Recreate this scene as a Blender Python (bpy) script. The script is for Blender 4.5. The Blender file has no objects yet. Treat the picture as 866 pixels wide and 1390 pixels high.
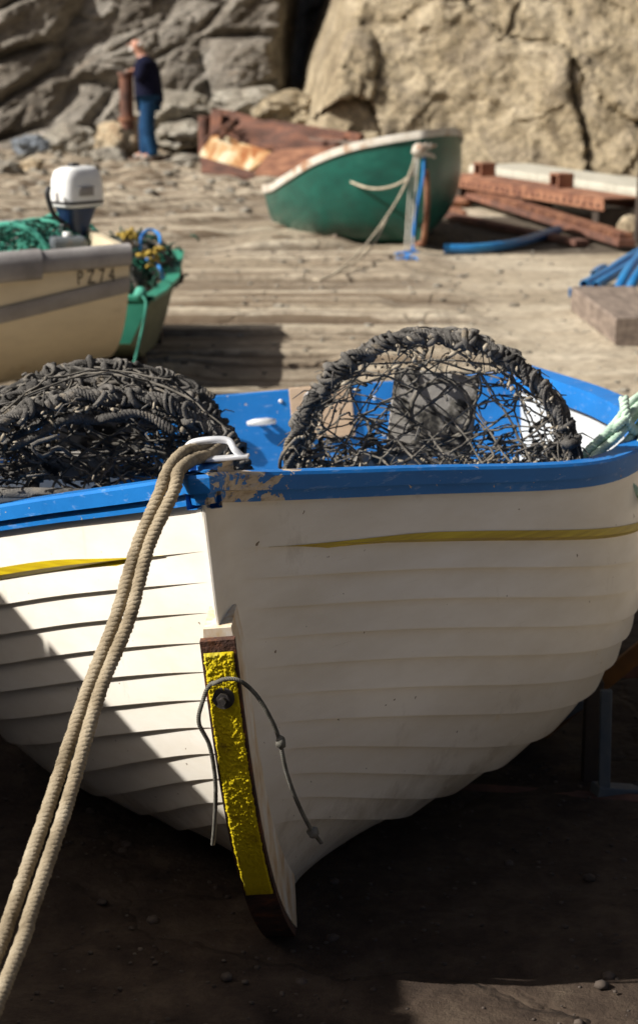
import bpy, bmesh, math, random
from math import sin, cos, pi, radians, sqrt, atan2
from mathutils import Vector, Matrix, noise
random.seed(7)
scene = bpy.context.scene
COL = scene.collection
V = Vector

# ------------------------------------------------------------------ camera
H = 1.85; F = 2600.0; PIT = radians(14.04)
cam_d = bpy.data.cameras.new('camera'); cam = bpy.data.objects.new('camera', cam_d)
COL.objects.link(cam); scene.camera = cam
cam.location = (0, 0, H); cam.rotation_euler = (pi/2 - PIT, 0, 0)
cam_d.sensor_fit = 'VERTICAL'; cam_d.sensor_height = 38.5; cam_d.lens = 38.5*F/1390
cam_d.clip_end = 2000; cam_d.clip_start = 0.05
cam_d.dof.use_dof = True; cam_d.dof.focus_distance = 3.45; cam_d.dof.aperture_fstop = 6.3

def W(px, py, Y):                      # point at real depth Y seen in direction (px, py)
    x = (px-433)/F; u = (695-py)/F
    d = V((x, cos(PIT)+u*sin(PIT), -sin(PIT)+u*cos(PIT)))
    t = Y/d.y
    return V((d.x*t, Y, H+d.z*t))
def G(px, py, z=0.0):
    x = (px-433)/F; u = (695-py)/F
    d = V((x, cos(PIT)+u*sin(PIT), -sin(PIT)+u*cos(PIT)))
    t = (z-H)/d.z
    return V((d.x*t, d.y*t, z))

# ------------------------------------------------------------------ mesh helper
class MB:
    def __init__(s): s.v = []; s.f = []
    def add(s, vs, fs):
        o = len(s.v); s.v += [tuple(p) for p in vs]; s.f += [tuple(i+o for i in f) for f in fs]
    def grid(s, rows, close_u=False, close_v=False):
        n = len(rows); m = len(rows[0]); vs = [p for r in rows for p in r]; fs = []
        for i in range(n if close_u else n-1):
            for j in range(m if close_v else m-1):
                a = i*m+j; b = i*m+(j+1) % m; c = ((i+1) % n)*m+(j+1) % m; d = ((i+1) % n)*m+j
                fs.append((a, b, c, d))
        s.add(vs, fs)
    def tube(s, pts, r, n=8, caps=True, closed=False):
        pts = [V(p) for p in pts]; N = len(pts)
        rr = r if isinstance(r, (list, tuple)) else [r]*N
        up = None; rings = []
        for i, p in enumerate(pts):
            if closed: t = pts[(i+1) % N]-pts[i-1]
            else: t = pts[min(i+1, N-1)]-pts[max(i-1, 0)]
            if t.length < 1e-9: t = V((0, 0, 1))
            t.normalize()
            if up is None:
                up = t.orthogonal().normalized()
            else:
                up = (up - t*up.dot(t))
                up = up.normalized() if up.length > 1e-6 else t.orthogonal().normalized()
            q = t.cross(up)
            rings.append([p + (up*cos(2*pi*k/n)+q*sin(2*pi*k/n))*rr[i] for k in range(n)])
        o = len(s.v); s.grid(rings, close_u=closed, close_v=True)
        if caps and not closed:
            s.f.append(tuple(o+k for k in range(n))[::-1])
            s.f.append(tuple(o+(N-1)*n+k for k in range(n)))
    def box(s, c, size, rot=None, bev=0.0):
        x, y, z = [a/2 for a in size]; b = min(bev, x*.9, y*.9, z*.9)
        c = V(c)
        if b <= 0:
            vs = [V((i*x, j*y, k*z)) for k in (-1, 1) for j in (-1, 1) for i in (-1, 1)]
            fs = [(0, 2, 3, 1), (4, 5, 7, 6), (0, 1, 5, 4), (2, 6, 7, 3), (0, 4, 6, 2), (1, 3, 7, 5)]
        else:
            bm = bmesh.new(); bmesh.ops.create_cube(bm, size=2)
            for v in bm.verts: v.co = V((v.co.x*x, v.co.y*y, v.co.z*z))
            bmesh.ops.bevel(bm, geom=bm.edges[:], offset=b, segments=2, affect='EDGES', profile=.5)
            bm.verts.index_update()
            vs = [v.co.copy() for v in bm.verts]; fs = [tuple(v.index for v in f.verts) for f in bm.faces]; bm.free()
        if rot is not None: vs = [rot @ v for v in vs]
        s.add([c+v for v in vs], fs)
    def prism(s, poly, ex):            # polygon (3-D points) extruded by vector ex
        n = len(poly); ex = V(ex)
        s.add([V(p) for p in poly]+[V(p)+ex for p in poly],
              [tuple(range(n))[::-1], tuple(range(n, 2*n))]+[(i, (i+1) % n, n+(i+1) % n, n+i) for i in range(n)])
    def blob(s, c, r, sub=2, amp=.2, fr=2.0, sc=(1, 1, 1), rot=None, seed=0.0):
        bm = bmesh.new(); bmesh.ops.create_icosphere(bm, subdivisions=sub, radius=1)
        bm.verts.index_update(); vs = []
        for v in bm.verts:
            n_ = v.co.normalized(); d = 1+amp*noise.noise(n_*fr+V((seed, seed*1.7, -seed)))+amp*.4*noise.noise(n_*fr*3+V((seed, 3, seed)))
            p = V((n_.x*sc[0], n_.y*sc[1], n_.z*sc[2]))*d*r
            if rot is not None: p = rot @ p
            vs.append(V(c)+p)
        fs = [tuple(v.index for v in f.verts) for f in bm.faces]; bm.free(); s.add(vs, fs)
    def rope(s, pts, r, pitch, strands=3, n=6, step=None, jit=0.0):
        pts = resample(pts, step or pitch/7.0); N = len(pts)
        frames = []; up = None
        for i, p in enumerate(pts):
            t = (pts[min(i+1, N-1)]-pts[max(i-1, 0)]).normalized()
            up = t.orthogonal().normalized() if up is None else (up-t*up.dot(t)).normalized()
            frames.append((p, up, t.cross(up)))
        L = 0; ls = [0]
        for i in range(1, N): L += (pts[i]-pts[i-1]).length; ls.append(L)
        for k in range(strands):
            ph = 2*pi*k/strands; q = []
            for (p, a, b), l in zip(frames, ls):
                an = ph+2*pi*l/pitch; rr = r*.5*(1+jit*noise.noise(p*90))
                q.append(p+(a*cos(an)+b*sin(an))*rr)
            s.tube(q, r*.56, n)
    def build(s, name, mat, parent=None, smooth=True, sharp=None):
        me = bpy.data.meshes.new(name); me.from_pydata(s.v, [], s.f); me.update()
        bm = bmesh.new(); bm.from_mesh(me); bmesh.ops.recalc_face_normals(bm, faces=bm.faces[:]); bm.to_mesh(me); bm.free()
        if mat: me.materials.append(mat)
        if smooth:
            me.polygons.foreach_set('use_smooth', [True]*len(me.polygons))
            if sharp: me.set_sharp_from_angle(angle=radians(sharp))
        o = bpy.data.objects.new(name, me); COL.objects.link(o)
        if parent: o.parent = parent
        return o

def resample(pts, step):
    pts = [V(p) for p in pts]; out = [pts[0]]; acc = 0
    for i in range(1, len(pts)):
        a = pts[i-1]; b = pts[i]; L = (b-a).length
        if L < 1e-9: continue
        d = step-acc
        while d <= L:
            out.append(a+(b-a)*(d/L)); d += step
        acc = L-(d-step)
    if (out[-1]-pts[-1]).length > step*.3: out.append(pts[-1])
    return out
def curve(pts, n=12):                  # Catmull-Rom
    P = [V(p) for p in pts]; P = [P[0]*2-P[1]]+P+[P[-1]*2-P[-2]]; out = []
    for i in range(1, len(P)-2):
        for k in range(n):
            t = k/n; a, b, c, d = P[i-1], P[i], P[i+1], P[i+2]
            out.append(.5*((2*b)+(c-a)*t+(2*a-5*b+4*c-d)*t*t+(3*b-a-3*c+d)*t**3))
    out.append(P[-2]); return out
def tag(o, label=None, cat=None, group=None, kind=None):
    if label: o['label'] = label
    if cat: o['category'] = cat
    if group: o['group'] = group
    if kind: o['kind'] = kind
    return o
def empty(name, loc, rz=0.0):
    o = bpy.data.objects.new(name, None); COL.objects.link(o); o.location = loc; o.rotation_euler = (0, 0, rz)
    o.empty_display_size = .1
    return o

# ------------------------------------------------------------------ materials
def nodes(name):
    m = bpy.data.materials.new(name); m.use_nodes = True
    nt = m.node_tree; return m, nt, nt.nodes['Principled BSDF']
def noise_node(nt, scale, detail=4, rough=.55, stretch=None, coord='Object', dist=0.0):
    tc = nt.nodes.new('ShaderNodeTexCoord'); mp = nt.nodes.new('ShaderNodeMapping'); n = nt.nodes.new('ShaderNodeTexNoise')
    nt.links.new(tc.outputs[coord], mp.inputs[0]); nt.links.new(mp.outputs[0], n.inputs['Vector'])
    if stretch: mp.inputs['Scale'].default_value = stretch
    n.inputs['Scale'].default_value = scale; n.inputs['Detail'].default_value = detail; n.inputs['Roughness'].default_value = rough
    n.inputs['Distortion'].default_value = dist
    return n
def ramp(nt, src, stops):
    r = nt.nodes.new('ShaderNodeValToRGB'); nt.links.new(src, r.inputs[0])
    while len(r.color_ramp.elements) < len(stops): r.color_ramp.elements.new(.5)
    for e, (p, c) in zip(r.color_ramp.elements, stops):
        e.position = p; e.color = (*c, 1) if len(c) == 3 else c
    return r
def bump(nt, bs, src, strength, dist, prev=None):
    b = nt.nodes.new('ShaderNodeBump'); b.inputs['Strength'].default_value = strength; b.inputs['Distance'].default_value = dist
    nt.links.new(src, b.inputs['Height'])
    if prev: nt.links.new(prev.outputs[0], b.inputs['Normal'])
    nt.links.new(b.outputs[0], bs.inputs['Normal']); return b
def mix(nt, fac, a, b, blend='MIX'):
    m = nt.nodes.new('ShaderNodeMix'); m.data_type = 'RGBA'; m.blend_type = blend
    for s, i in ((fac, 0), (a, 6), (b, 7)):
        if hasattr(s, 'links'): nt.links.new(s, m.inputs[i])
        elif isinstance(s, (int, float)): m.inputs[i].default_value = s
        else: m.inputs[i].default_value = (*s, 1)
    return m.outputs[2]
def simple(name, stops, rough=.6, scale=6, bs_=(.3, .004, 60), metallic=0.0, stretch=None, detail=5, spec=.5):
    m, nt, b = nodes(name)
    n = noise_node(nt, scale, detail, .6, stretch); r = ramp(nt, n.outputs[0], stops)
    nt.links.new(r.outputs[0], b.inputs['Base Color'])
    b.inputs['Roughness'].default_value = rough; b.inputs['Metallic'].default_value = metallic
    b.inputs['Specular IOR Level'].default_value = spec
    if bs_:
        n2 = noise_node(nt, bs_[2], 4, .6, stretch); bump(nt, b, n2.outputs[0], bs_[0], bs_[1])
    return m
M = {}
# white gelcoat hull with grime, small rust weeps
def hull_white(name, base, grime):
    m, nt, b = nodes(name)
    n = noise_node(nt, 2.2, 6, .65, (1, 1, 3)); r = ramp(nt, n.outputs[0], [(.35, grime), (.62, base)])
    n2 = noise_node(nt, 7, 3, .5, (1.6, 1.6, .5)); r2 = ramp(nt, n2.outputs[0], [(.70, (0, 0, 0)), (.80, (1, 1, 1))])
    c = mix(nt, r2.outputs[0], r.outputs[0], (base[0]*.86, base[1]*.76, base[2]*.56))
    n3 = noise_node(nt, 60, 2, .5); r3 = ramp(nt, n3.outputs[0], [(.755, (0, 0, 0)), (.77, (1, 1, 1))])
    c = mix(nt, r3.outputs[0], c, (.16, .11, .06))
    # fine scratches that run along the planks
    n5 = noise_node(nt, 5, 6, .7, (1.5, 1.5, 40)); r5 = ramp(nt, n5.outputs[0], [(.66, (0, 0, 0)), (.72, (.35, .35, .35))])
    c = mix(nt, r5.outputs[0], c, (base[0]*.6, base[1]*.57, base[2]*.5))
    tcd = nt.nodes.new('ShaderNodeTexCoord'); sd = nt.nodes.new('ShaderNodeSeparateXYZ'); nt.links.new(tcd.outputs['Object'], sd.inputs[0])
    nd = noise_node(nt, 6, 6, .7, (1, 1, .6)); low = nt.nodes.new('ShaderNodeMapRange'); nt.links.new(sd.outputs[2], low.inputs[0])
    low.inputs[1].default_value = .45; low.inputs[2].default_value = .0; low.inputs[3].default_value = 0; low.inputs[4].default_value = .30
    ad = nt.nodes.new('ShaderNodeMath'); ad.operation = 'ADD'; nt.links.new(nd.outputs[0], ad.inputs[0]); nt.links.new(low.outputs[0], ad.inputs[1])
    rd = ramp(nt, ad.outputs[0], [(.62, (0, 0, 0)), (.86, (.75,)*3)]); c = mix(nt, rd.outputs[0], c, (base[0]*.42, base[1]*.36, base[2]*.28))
    nt.links.new(c, b.inputs['Base Color'])
    rr = ramp(nt, n.outputs[0], [(.3, (.48,)*3), (.7, (.28,)*3)]); nt.links.new(rr.outputs[0], b.inputs['Roughness'])
    n4 = noise_node(nt, 9, 3, .5); bump(nt, b, n4.outputs[0], .25, .004)
    return m
M['white'] = hull_white('white gelcoat', (.81, .765, .675), (.71, .65, .54))
m, nt, b = nodes('white with rust weeps'); n = noise_node(nt, 14, 5, .65, (1, 1, .5)); r = ramp(nt, n.outputs[0], [(.42, (.78, .73, .64)), (.56, (.66, .50, .30)), (.70, (.36, .16, .05))]); nt.links.new(r.outputs[0], b.inputs['Base Color']); b.inputs['Roughness'].default_value = .5; M['post'] = m
M['cream'] = hull_white('cream gelcoat', (.70, .60, .41), (.60, .51, .35))
# blue paint, flaking to primer
m, nt, b = nodes('blue paint')
n = noise_node(nt, 4, 5, .6); r = ramp(nt, n.outputs[0], [(.3, (.006, .125, .39)), (.7, (.012, .175, .52))])
tc = nt.nodes.new('ShaderNodeTexCoord'); sx = nt.nodes.new('ShaderNodeSeparateXYZ'); nt.links.new(tc.outputs['Object'], sx.inputs[0])
def mrange(nt, src, a, b_):
    q = nt.nodes.new('ShaderNodeMapRange'); nt.links.new(src, q.inputs[0])
    q.inputs[1].default_value = a; q.inputs[2].default_value = b_; q.inputs[3].default_value = 0; q.inputs[4].default_value = 1; return q.outputs[0]
def mth(nt, op, a, b_=None):
    q = nt.nodes.new('ShaderNodeMath'); q.operation = op
    for s, i in ((a, 0), (b_, 1)):
        if s is None: continue
        if hasattr(s, 'links'): nt.links.new(s, q.inputs[i])
        else: q.inputs[i].default_value = s
    return q.outputs[0]
reg = mth(nt, 'MULTIPLY', mrange(nt, sx.outputs[0], -.01, .02), mrange(nt, sx.outputs[0], .25, .12))
reg = mth(nt, 'MULTIPLY', reg, mrange(nt, sx.outputs[1], .45, .3))
n1 = noise_node(nt, 13, 7, .62, (1, 1, 1.5), dist=.4)
a = mth(nt, 'ADD', n1.outputs[0], mth(nt, 'MULTIPLY', reg, .20))
pe = ramp(nt, a, [(.69, (0, 0, 0)), (.70, (1, 1, 1))])
n2 = noise_node(nt, 55, 3, .6, (1, 1, 1)); ch = ramp(nt, n2.outputs[0], [(.70, (0, 0, 0)), (.71, (1, 1, 1))])
pe2 = mth(nt, 'MAXIMUM', pe.outputs[0], ch.outputs[0])
nl = noise_node(nt, 26, 5, .7, (1, 1, 2.5)); rl = ramp(nt, nl.outputs[0], [(.38, (.20, .16, .12)), (.46, (.46, .36, .24)), (.60, (.58, .48, .34)), (.70, (.50, .50, .47))])
c = mix(nt, pe2, r.outputs[0], rl.outputs[0])
ns = noise_node(nt, 18, 4, .7, (1, 1, 4)); sc_ = ramp(nt, ns.outputs[0], [(.58, (0, 0, 0)), (.74, (.6, .6, .6))])
c = mix(nt, sc_.outputs[0], c, (.25, .38, .60))
nt.links.new(c, b.inputs['Base Color']); b.inputs['Roughness'].default_value = .55; b.inputs['Specular IOR Level'].default_value = .3
inv = mth(nt, 'SUBTRACT', 1.0, pe2); bb = bump(nt, b, inv, .5, .0012)
nb = noise_node(nt, 30, 4, .6); bump(nt, b, nb.outputs[0], .35, .003, bb)
M['blue'] = m
M['inner'] = simple('weathered inner hull', [(.3, (.42, .44, .44)), (.7, (.60, .62, .62))], .6, 5)
M['ply'] = simple('bare plywood', [(.3, (.38, .26, .16)), (.7, (.52, .38, .26))], .7, 5, stretch=(1, 6, 6))
M['yellow'] = simple('thick yellow paint', [(.30, (.20, .14, .02)), (.38, (.46, .34, .006)), (.6, (.60, .47, .010)), (.74, (.52, .44, .06))], .8, 20, (.5, .002, 160), spec=.12, detail=8)
m, nt, b = nodes('yellow stripe paint')
n = noise_node(nt, 3, 6, .7, (1, 1, 30)); r = ramp(nt, n.outputs[0], [(.35, (.34, .23, .005)), (.55, (.48, .35, .005)), (.7, (.56, .43, .01))])
nt.links.new(r.outputs[0], b.inputs['Base Color']); b.inputs['Roughness'].default_value = .45; M['stripe'] = m
M['rust'] = simple('rusted iron', [(.3, (.022, .010, .008)), (.55, (.075, .03, .016)), (.75, (.26, .085, .02))], .85, 22, (.8, .006, 80))
M['rust_pale'] = simple('orange rust', [(.3, (.09, .038, .026)), (.5, (.22, .095, .052)), (.7, (.40, .20, .11))], .9, 5, (.7, .02, 20))
M['rust_brown'] = simple('brown rust', [(.3, (.055, .028, .02)), (.5, (.13, .06, .04)), (.7, (.24, .10, .055))], .9, 4, (.7, .02, 18))
M['alu'] = simple('cast aluminium', [(.3, (.60, .61, .62)), (.7, (.80, .80, .80))], .38, 20, (.3, .001, 80), metallic=.3)
M['steel'] = simple('galvanised steel', [(.3, (.28, .29, .30)), (.7, (.45, .45, .45))], .5, 14, metallic=.6)
M['darksteel'] = simple('oily dark steel', [(.3, (.035, .03, .028)), (.7, (.12, .11, .10))], .5, 30, metallic=.5)
M['rope'] = simple('weathered rope', [(.25, (.13, .10, .062)), (.5, (.30, .245, .165)), (.75, (.42, .36, .26))], .95, 14, (.8, .002, 260), spec=.1)
M['cord'] = simple('grey cord', [(.3, (.07, .065, .05)), (.7, (.20, .19, .16))], .9, 40, (.6, .001, 400), spec=.2)
M['potrope'] = simple('algae covered pot rope', [(.25, (.022, .021, .020)), (.42, (.07, .066, .060)), (.58, (.15, .14, .125)), (.78, (.27, .21, .13))], .95, 17, (.9, .004, 220), spec=.15)
M['net'] = simple('dark netting twine', [(.3, (.05, .046, .040)), (.6, (.17, .155, .13)), (.8, (.28, .25, .20))], .9, 25, (.6, .001, 300), spec=.2)
M['shell'] = simple('barnacle and shell', [(.3, (.12, .095, .06)), (.6, (.36, .31, .23))], .7, 70, (.4, .001, 200))
M['slab'] = simple('grey crusted slab', [(.44, (.02, .018, .016)), (.49, (.13, .12, .10)), (.53, (.30, .28, .25))], .85, 9, (.6, .004, 60))
M['greenrope'] = simple('pale green rope', [(.3, (.30, .45, .34)), (.6, (.52, .66, .52)), (.8, (.62, .66, .54))], .9, 16, (.6, .002, 250), spec=.2)
M['teal'] = simple('teal twine', [(.3, (.02, .16, .12)), (.7, (.10, .42, .30))], .8, 10, spec=.3)
M['darkgreen_net'] = simple('dark green twine', [(.3, (.008, .03, .024)), (.7, (.03, .09, .06))], .9, 10, spec=.2)
M['bluecord'] = simple('blue twine', [(.3, (.005, .10, .38)), (.7, (.03, .25, .60))], .7, 12)
M['yellowcord'] = simple('yellow twine', [(.3, (.26, .17, .02)), (.7, (.42, .29, .04))], .8, 12)
M['creamrope'] = simple('cream rope', [(.3, (.32, .27, .19)), (.7, (.55, .48, .36))], .9, 16)
M['grey_rail'] = simple('grey rubber rail', [(.3, (.20, .185, .175)), (.7, (.34, .32, .30))], .55, 6)
M['black'] = simple('black plastic', [(.3, (.012, .012, .013)), (.7, (.03, .03, .032))], .5, 10)
M['cowl'] = simple('white cowling', [(.3, (.70, .70, .66)), (.7, (.82, .82, .80))], .3, 6, None)
M['engine_blue'] = simple('blue engine casing', [(.3, (.006, .016, .045)), (.7, (.012, .04, .11))], .4, 6)
M['green'] = simple('green gelcoat', [(.3, (.002, .050, .038)), (.6, (.004, .082, .060)), (.8, (.02, .12, .09))], .35, 4, (.2, .004, 12), stretch=(1, 1, 2))
M['green_pale'] = simple('punt green paint', [(.3, (.015, .17, .11)), (.7, (.04, .28, .18))], .55, 5)
M['green_side'] = simple('shaded grey green planking', [(.3, (.10, .11, .07)), (.7, (.20, .22, .13))], .7, 5, stretch=(1, 1, 3))  # shade on the punt's side painted in: greyer green than end boards and gunwale
M['dinghy_rail'] = simple('worn white rail', [(.33, (.32, .17, .09)), (.45, (.50, .46, .38)), (.7, (.62, .60, .54))], .7, 7)
M['dinghy_in'] = simple('grey dinghy interior', [(.3, (.30, .30, .26)), (.7, (.45, .45, .40))], .7, 6)
M['bluepipe'] = simple('blue water pipe', [(.3, (.01, .11, .30)), (.7, (.03, .20, .42))], .4, 5, None)
M['timber'] = simple('weathered timber', [(.3, (.10, .075, .06)), (.55, (.20, .155, .12)), (.75, (.30, .24, .19))], .9, 5, (.8, .01, 14), stretch=(5, 1, 5))
M['darkwood'] = simple('dark wet timber', [(.3, (.03, .02, .014)), (.7, (.07, .05, .035))], .8, 8)
M['frame_blue'] = simple('faded blue frame paint', [(.3, (.05, .07, .09)), (.6, (.11, .12, .12)), (.8, (.20, .12, .07))], .7, 9)
M['frame_orange'] = simple('rusty orange frame', [(.3, (.10, .045, .015)), (.7, (.24, .10, .02))], .8, 9)
M['concrete'] = simple('pale concrete', [(.3, (.36, .34, .27)), (.7, (.52, .49, .40))], .9, 4, (.6, .02, 15))
M['jumper'] = simple('navy wool', [(.3, (.006, .007, .018)), (.7, (.012, .013, .032))], .95, 14, (.4, .01, 60), spec=.1)
M['jeans'] = simple('blue denim', [(.3, (.010, .034, .085)), (.7, (.02, .07, .155))], .9, 7, (.5, .02, 14), spec=.1)
M['skin'] = simple('skin', [(.3, (.42, .20, .13)), (.7, (.56, .30, .21))], .5, 8, None)
M['beard'] = simple('white beard', [(.3, (.42, .38, .34)), (.7, (.66, .62, .56))], .9, 30, (.5, .01, 90))
M['shoe'] = simple('pale shoe', [(.3, (.30, .28, .23)), (.7, (.48, .46, .40))], .7, 10)

# pale panel with rust streaks running down it
m, nt, b = nodes('pale panel with rust weeps')
n = noise_node(nt, 4.5, 4, .6, (1, .18, .18)); r = ramp(nt, n.outputs[0], [(.40, (.34, .12, .035)), (.50, (.56, .34, .15)), (.58, (.70, .62, .42))])
nt.links.new(r.outputs[0], b.inputs['Base Color']); b.inputs['Roughness'].default_value = .8; M['panel'] = m

def rock_mat(name, dark, mid, light, tint, tint_at, dims=(1, 1, 1), rot=0.0, bs=.8):
    m, nt, b = nodes(name)
    tc = nt.nodes.new('ShaderNodeTexCoord'); mp = nt.nodes.new('ShaderNodeMapping'); nt.links.new(tc.outputs['Object'], mp.inputs[0])
    mp.inputs['Rotation'].default_value = (0, rot, 0)
    mp2 = nt.nodes.new('ShaderNodeMapping'); nt.links.new(mp.outputs[0], mp2.inputs[0]); mp2.inputs['Scale'].default_value = dims
    def N(s, d, ro, di=0.0):
        q = nt.nodes.new('ShaderNodeTexNoise'); nt.links.new(mp2.outputs[0], q.inputs['Vector'])
        q.inputs['Scale'].default_value = s; q.inputs['Detail'].default_value = d; q.inputs['Roughness'].default_value = ro; q.inputs['Distortion'].default_value = di; return q
    a = N(1.1, 8, .68, .5); r = ramp(nt, a.outputs[0], [(.30, dark), (.47, mid), (.66, light)])
    t = N(.9, 5, .6, .8); rt = ramp(nt, t.outputs[0], [(tint_at, (0, 0, 0)), (tint_at+.10, (.75,)*3)])
    c = mix(nt, rt.outputs[0], r.outputs[0], tint)
    g = N(11, 6, .75); rg = ramp(nt, g.outputs[0], [(.32, (.38,)*3), (.50, (.9,)*3), (.66, (1.25,)*3)])
    c = mix(nt, 1.0, c, rg.outputs[0], 'MULTIPLY')
    nt.links.new(c, b.inputs['Base Color']); b.inputs['Roughness'].default_value = .92; b.inputs['Specular IOR Level'].default_value = .25
    h = N(2.2, 9, .7, .6); bp = bump(nt, b, h.outputs[0], bs, .25)
    vo = nt.nodes.new('ShaderNodeTexVoronoi'); nt.links.new(mp2.outputs[0], vo.inputs['Vector']); vo.feature = 'DISTANCE_TO_EDGE'; vo.inputs['Scale'].default_value = 1.6
    rv = ramp(nt, vo.outputs[0], [(0, (0, 0, 0)), (.06, (1, 1, 1))]); bump(nt, b, rv.outputs[0], .35, .12, bp)
    return m
M['cliff_grey'] = rock_mat('grey strata rock', (.075, .06, .045), (.20, .175, .14), (.36, .33, .28), (.26, .18, .11), .60, (.45, 1, 1.8), radians(28))
M['cliff_tan'] = rock_mat('tan rock', (.13, .10, .065), (.32, .26, .165), (.50, .42, .29), (.26, .215, .15), .52, (1.3, 1, 1.4), radians(-30), .6)
M['cliff_tan'].node_tree.nodes
M['boulder'] = rock_mat('pale boulder', (.17, .14, .11), (.33, .30, .24), (.48, .45, .38), (.42, .25, .12), .68)
M['boulder_blue'] = rock_mat('slate blue boulder', (.13, .14, .15), (.22, .25, .28), (.32, .34, .35), (.25, .22, .18), .7)
M['boulder_rust'] = rock_mat('rust stained rock', (.25, .14, .07), (.50, .40, .26), (.62, .56, .42), (.42, .17, .06), .52)

# ground: concrete slip far off, dark wet earth close by
m, nt, b = nodes('slipway ground')
def GN(s, d, ro, st=None, di=0.0): return noise_node(nt, s, d, ro, st, 'Object', di)
a = GN(.9, 8, .65, (.6, 1.4, 1), .4); base = ramp(nt, a.outputs[0], [(.30, (.25, .20, .135)), (.45, (.40, .335, .24)), (.62, (.53, .46, .345)), (.75, (.46, .42, .33))])
g = GN(16, 7, .75, (.7, 1.3, 1)); gg = ramp(nt, g.outputs[0], [(.35, (.34,)*3), (.48, (.85,)*3), (.64, (1.22,)*3)])
far = mix(nt, 1.0, base.outputs[0], gg.outputs[0], 'MULTIPLY')
st = GN(1.7, 6, .7, (.16, 3.6, 1), .1); stt = ramp(nt, st.outputs[0], [(.49, (0, 0, 0)), (.56, (.85,)*3)])
tc = nt.nodes.new('ShaderNodeTexCoord'); sx = nt.nodes.new('ShaderNodeSeparateXYZ'); nt.links.new(tc.outputs['Object'], sx.inputs[0])
lft = mrange(nt, sx.outputs[0], 1.6, .2)
ga = nt.nodes.new('ShaderNodeAttribute'); ga.attribute_name = 'gap'
far = mix(nt, mth(nt, 'MULTIPLY', stt.outputs[0], lft), far, (.13, .09, .055))
far = mix(nt, mth(nt, 'MULTIPLY', ga.outputs['Fac'], .9), far, (.085, .058, .036))
vo = nt.nodes.new('ShaderNodeTexVoronoi'); vo.feature = 'DISTANCE_TO_EDGE'; vo.inputs['Scale'].default_value = .75
dn = GN(2.5, 4, .6); va = nt.nodes.new('ShaderNodeVectorMath'); va.operation = 'MULTIPLY_ADD'
nt.links.new(dn.outputs['Color'], va.inputs[0]); va.inputs[1].default_value = (.5, .5, 0); nt.links.new(tc.outputs['Object'], va.inputs[2]); nt.links.new(va.outputs[0], vo.inputs['Vector'])
cr = ramp(nt, vo.outputs[0], [(0, (.45,)*3), (.014, (0, 0, 0))])
far = mix(nt, cr.outputs[0], far, (.09, .065, .04))
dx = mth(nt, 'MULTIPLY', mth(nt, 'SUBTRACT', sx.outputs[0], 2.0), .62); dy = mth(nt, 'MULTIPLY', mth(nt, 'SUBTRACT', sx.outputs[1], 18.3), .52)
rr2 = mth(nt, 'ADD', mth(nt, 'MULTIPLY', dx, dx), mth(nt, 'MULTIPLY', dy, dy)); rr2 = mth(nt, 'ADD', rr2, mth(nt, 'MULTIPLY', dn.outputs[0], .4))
shade_oval = mrange(nt, rr2, 1.15, 1.0); far = mix(nt, mth(nt, 'MULTIPLY', shade_oval, .85), far, (.045, .033, .024))  # shadow of dinghy and girder painted into the ground as a dark oval
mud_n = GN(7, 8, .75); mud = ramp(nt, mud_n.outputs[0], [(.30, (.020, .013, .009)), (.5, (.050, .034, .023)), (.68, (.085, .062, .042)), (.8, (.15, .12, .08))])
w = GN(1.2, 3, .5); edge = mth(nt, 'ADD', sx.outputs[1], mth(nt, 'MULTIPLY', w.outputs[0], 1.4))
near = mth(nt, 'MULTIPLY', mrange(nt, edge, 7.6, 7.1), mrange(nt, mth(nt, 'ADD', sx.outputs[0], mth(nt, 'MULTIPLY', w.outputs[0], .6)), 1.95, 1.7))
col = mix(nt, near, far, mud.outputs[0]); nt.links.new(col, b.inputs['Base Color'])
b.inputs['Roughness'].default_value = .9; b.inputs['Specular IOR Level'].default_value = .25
h1 = GN(5, 8, .7, (.8, 1.3, 1)); bp = bump(nt, b, h1.outputs[0], .6, .03)
h2 = GN(45, 5, .7); bp = bump(nt, b, h2.outputs[0], .6, .012, bp)
ci = mth(nt, 'SUBTRACT', 1.0, cr.outputs[0]); bump(nt, b, ci, .6, .03, bp)
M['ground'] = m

# ------------------------------------------------------------------ light
sun_dir = V((-cos(radians(38))*cos(radians(17)), -cos(radians(38))*sin(radians(17)), sin(radians(38))))
sl = bpy.data.lights.new('sun', 'SUN'); so = bpy.data.objects.new('sun', sl); COL.objects.link(so)
sl.energy = 5.0; sl.angle = radians(.53); sl.color = (1, .96, .91)
so.rotation_euler = sun_dir.to_track_quat('Z', 'Y').to_euler(); so.location = (-8, -2, 9)
wd = bpy.data.worlds.new('World'); scene.world = wd; wd.use_nodes = True
nt = wd.node_tree; sky = nt.nodes.new('ShaderNodeTexSky'); sky.sky_type = 'NISHITA'; sky.sun_disc = False
sky.sun_elevation = radians(38); sky.sun_rotation = atan2(sun_dir.x, sun_dir.y); sky.dust_density = 5.0; sky.ozone_density = .6; sky.air_density = .6
nt.links.new(sky.outputs[0], nt.nodes['Background'].inputs[0]); nt.nodes['Background'].inputs[1].default_value = .052
vs = scene.view_settings; vs.view_transform = 'Standard'; vs.look = 'None'; vs.gamma = 1; vs.exposure = 0.50; vs.use_curve_mapping = False

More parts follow.
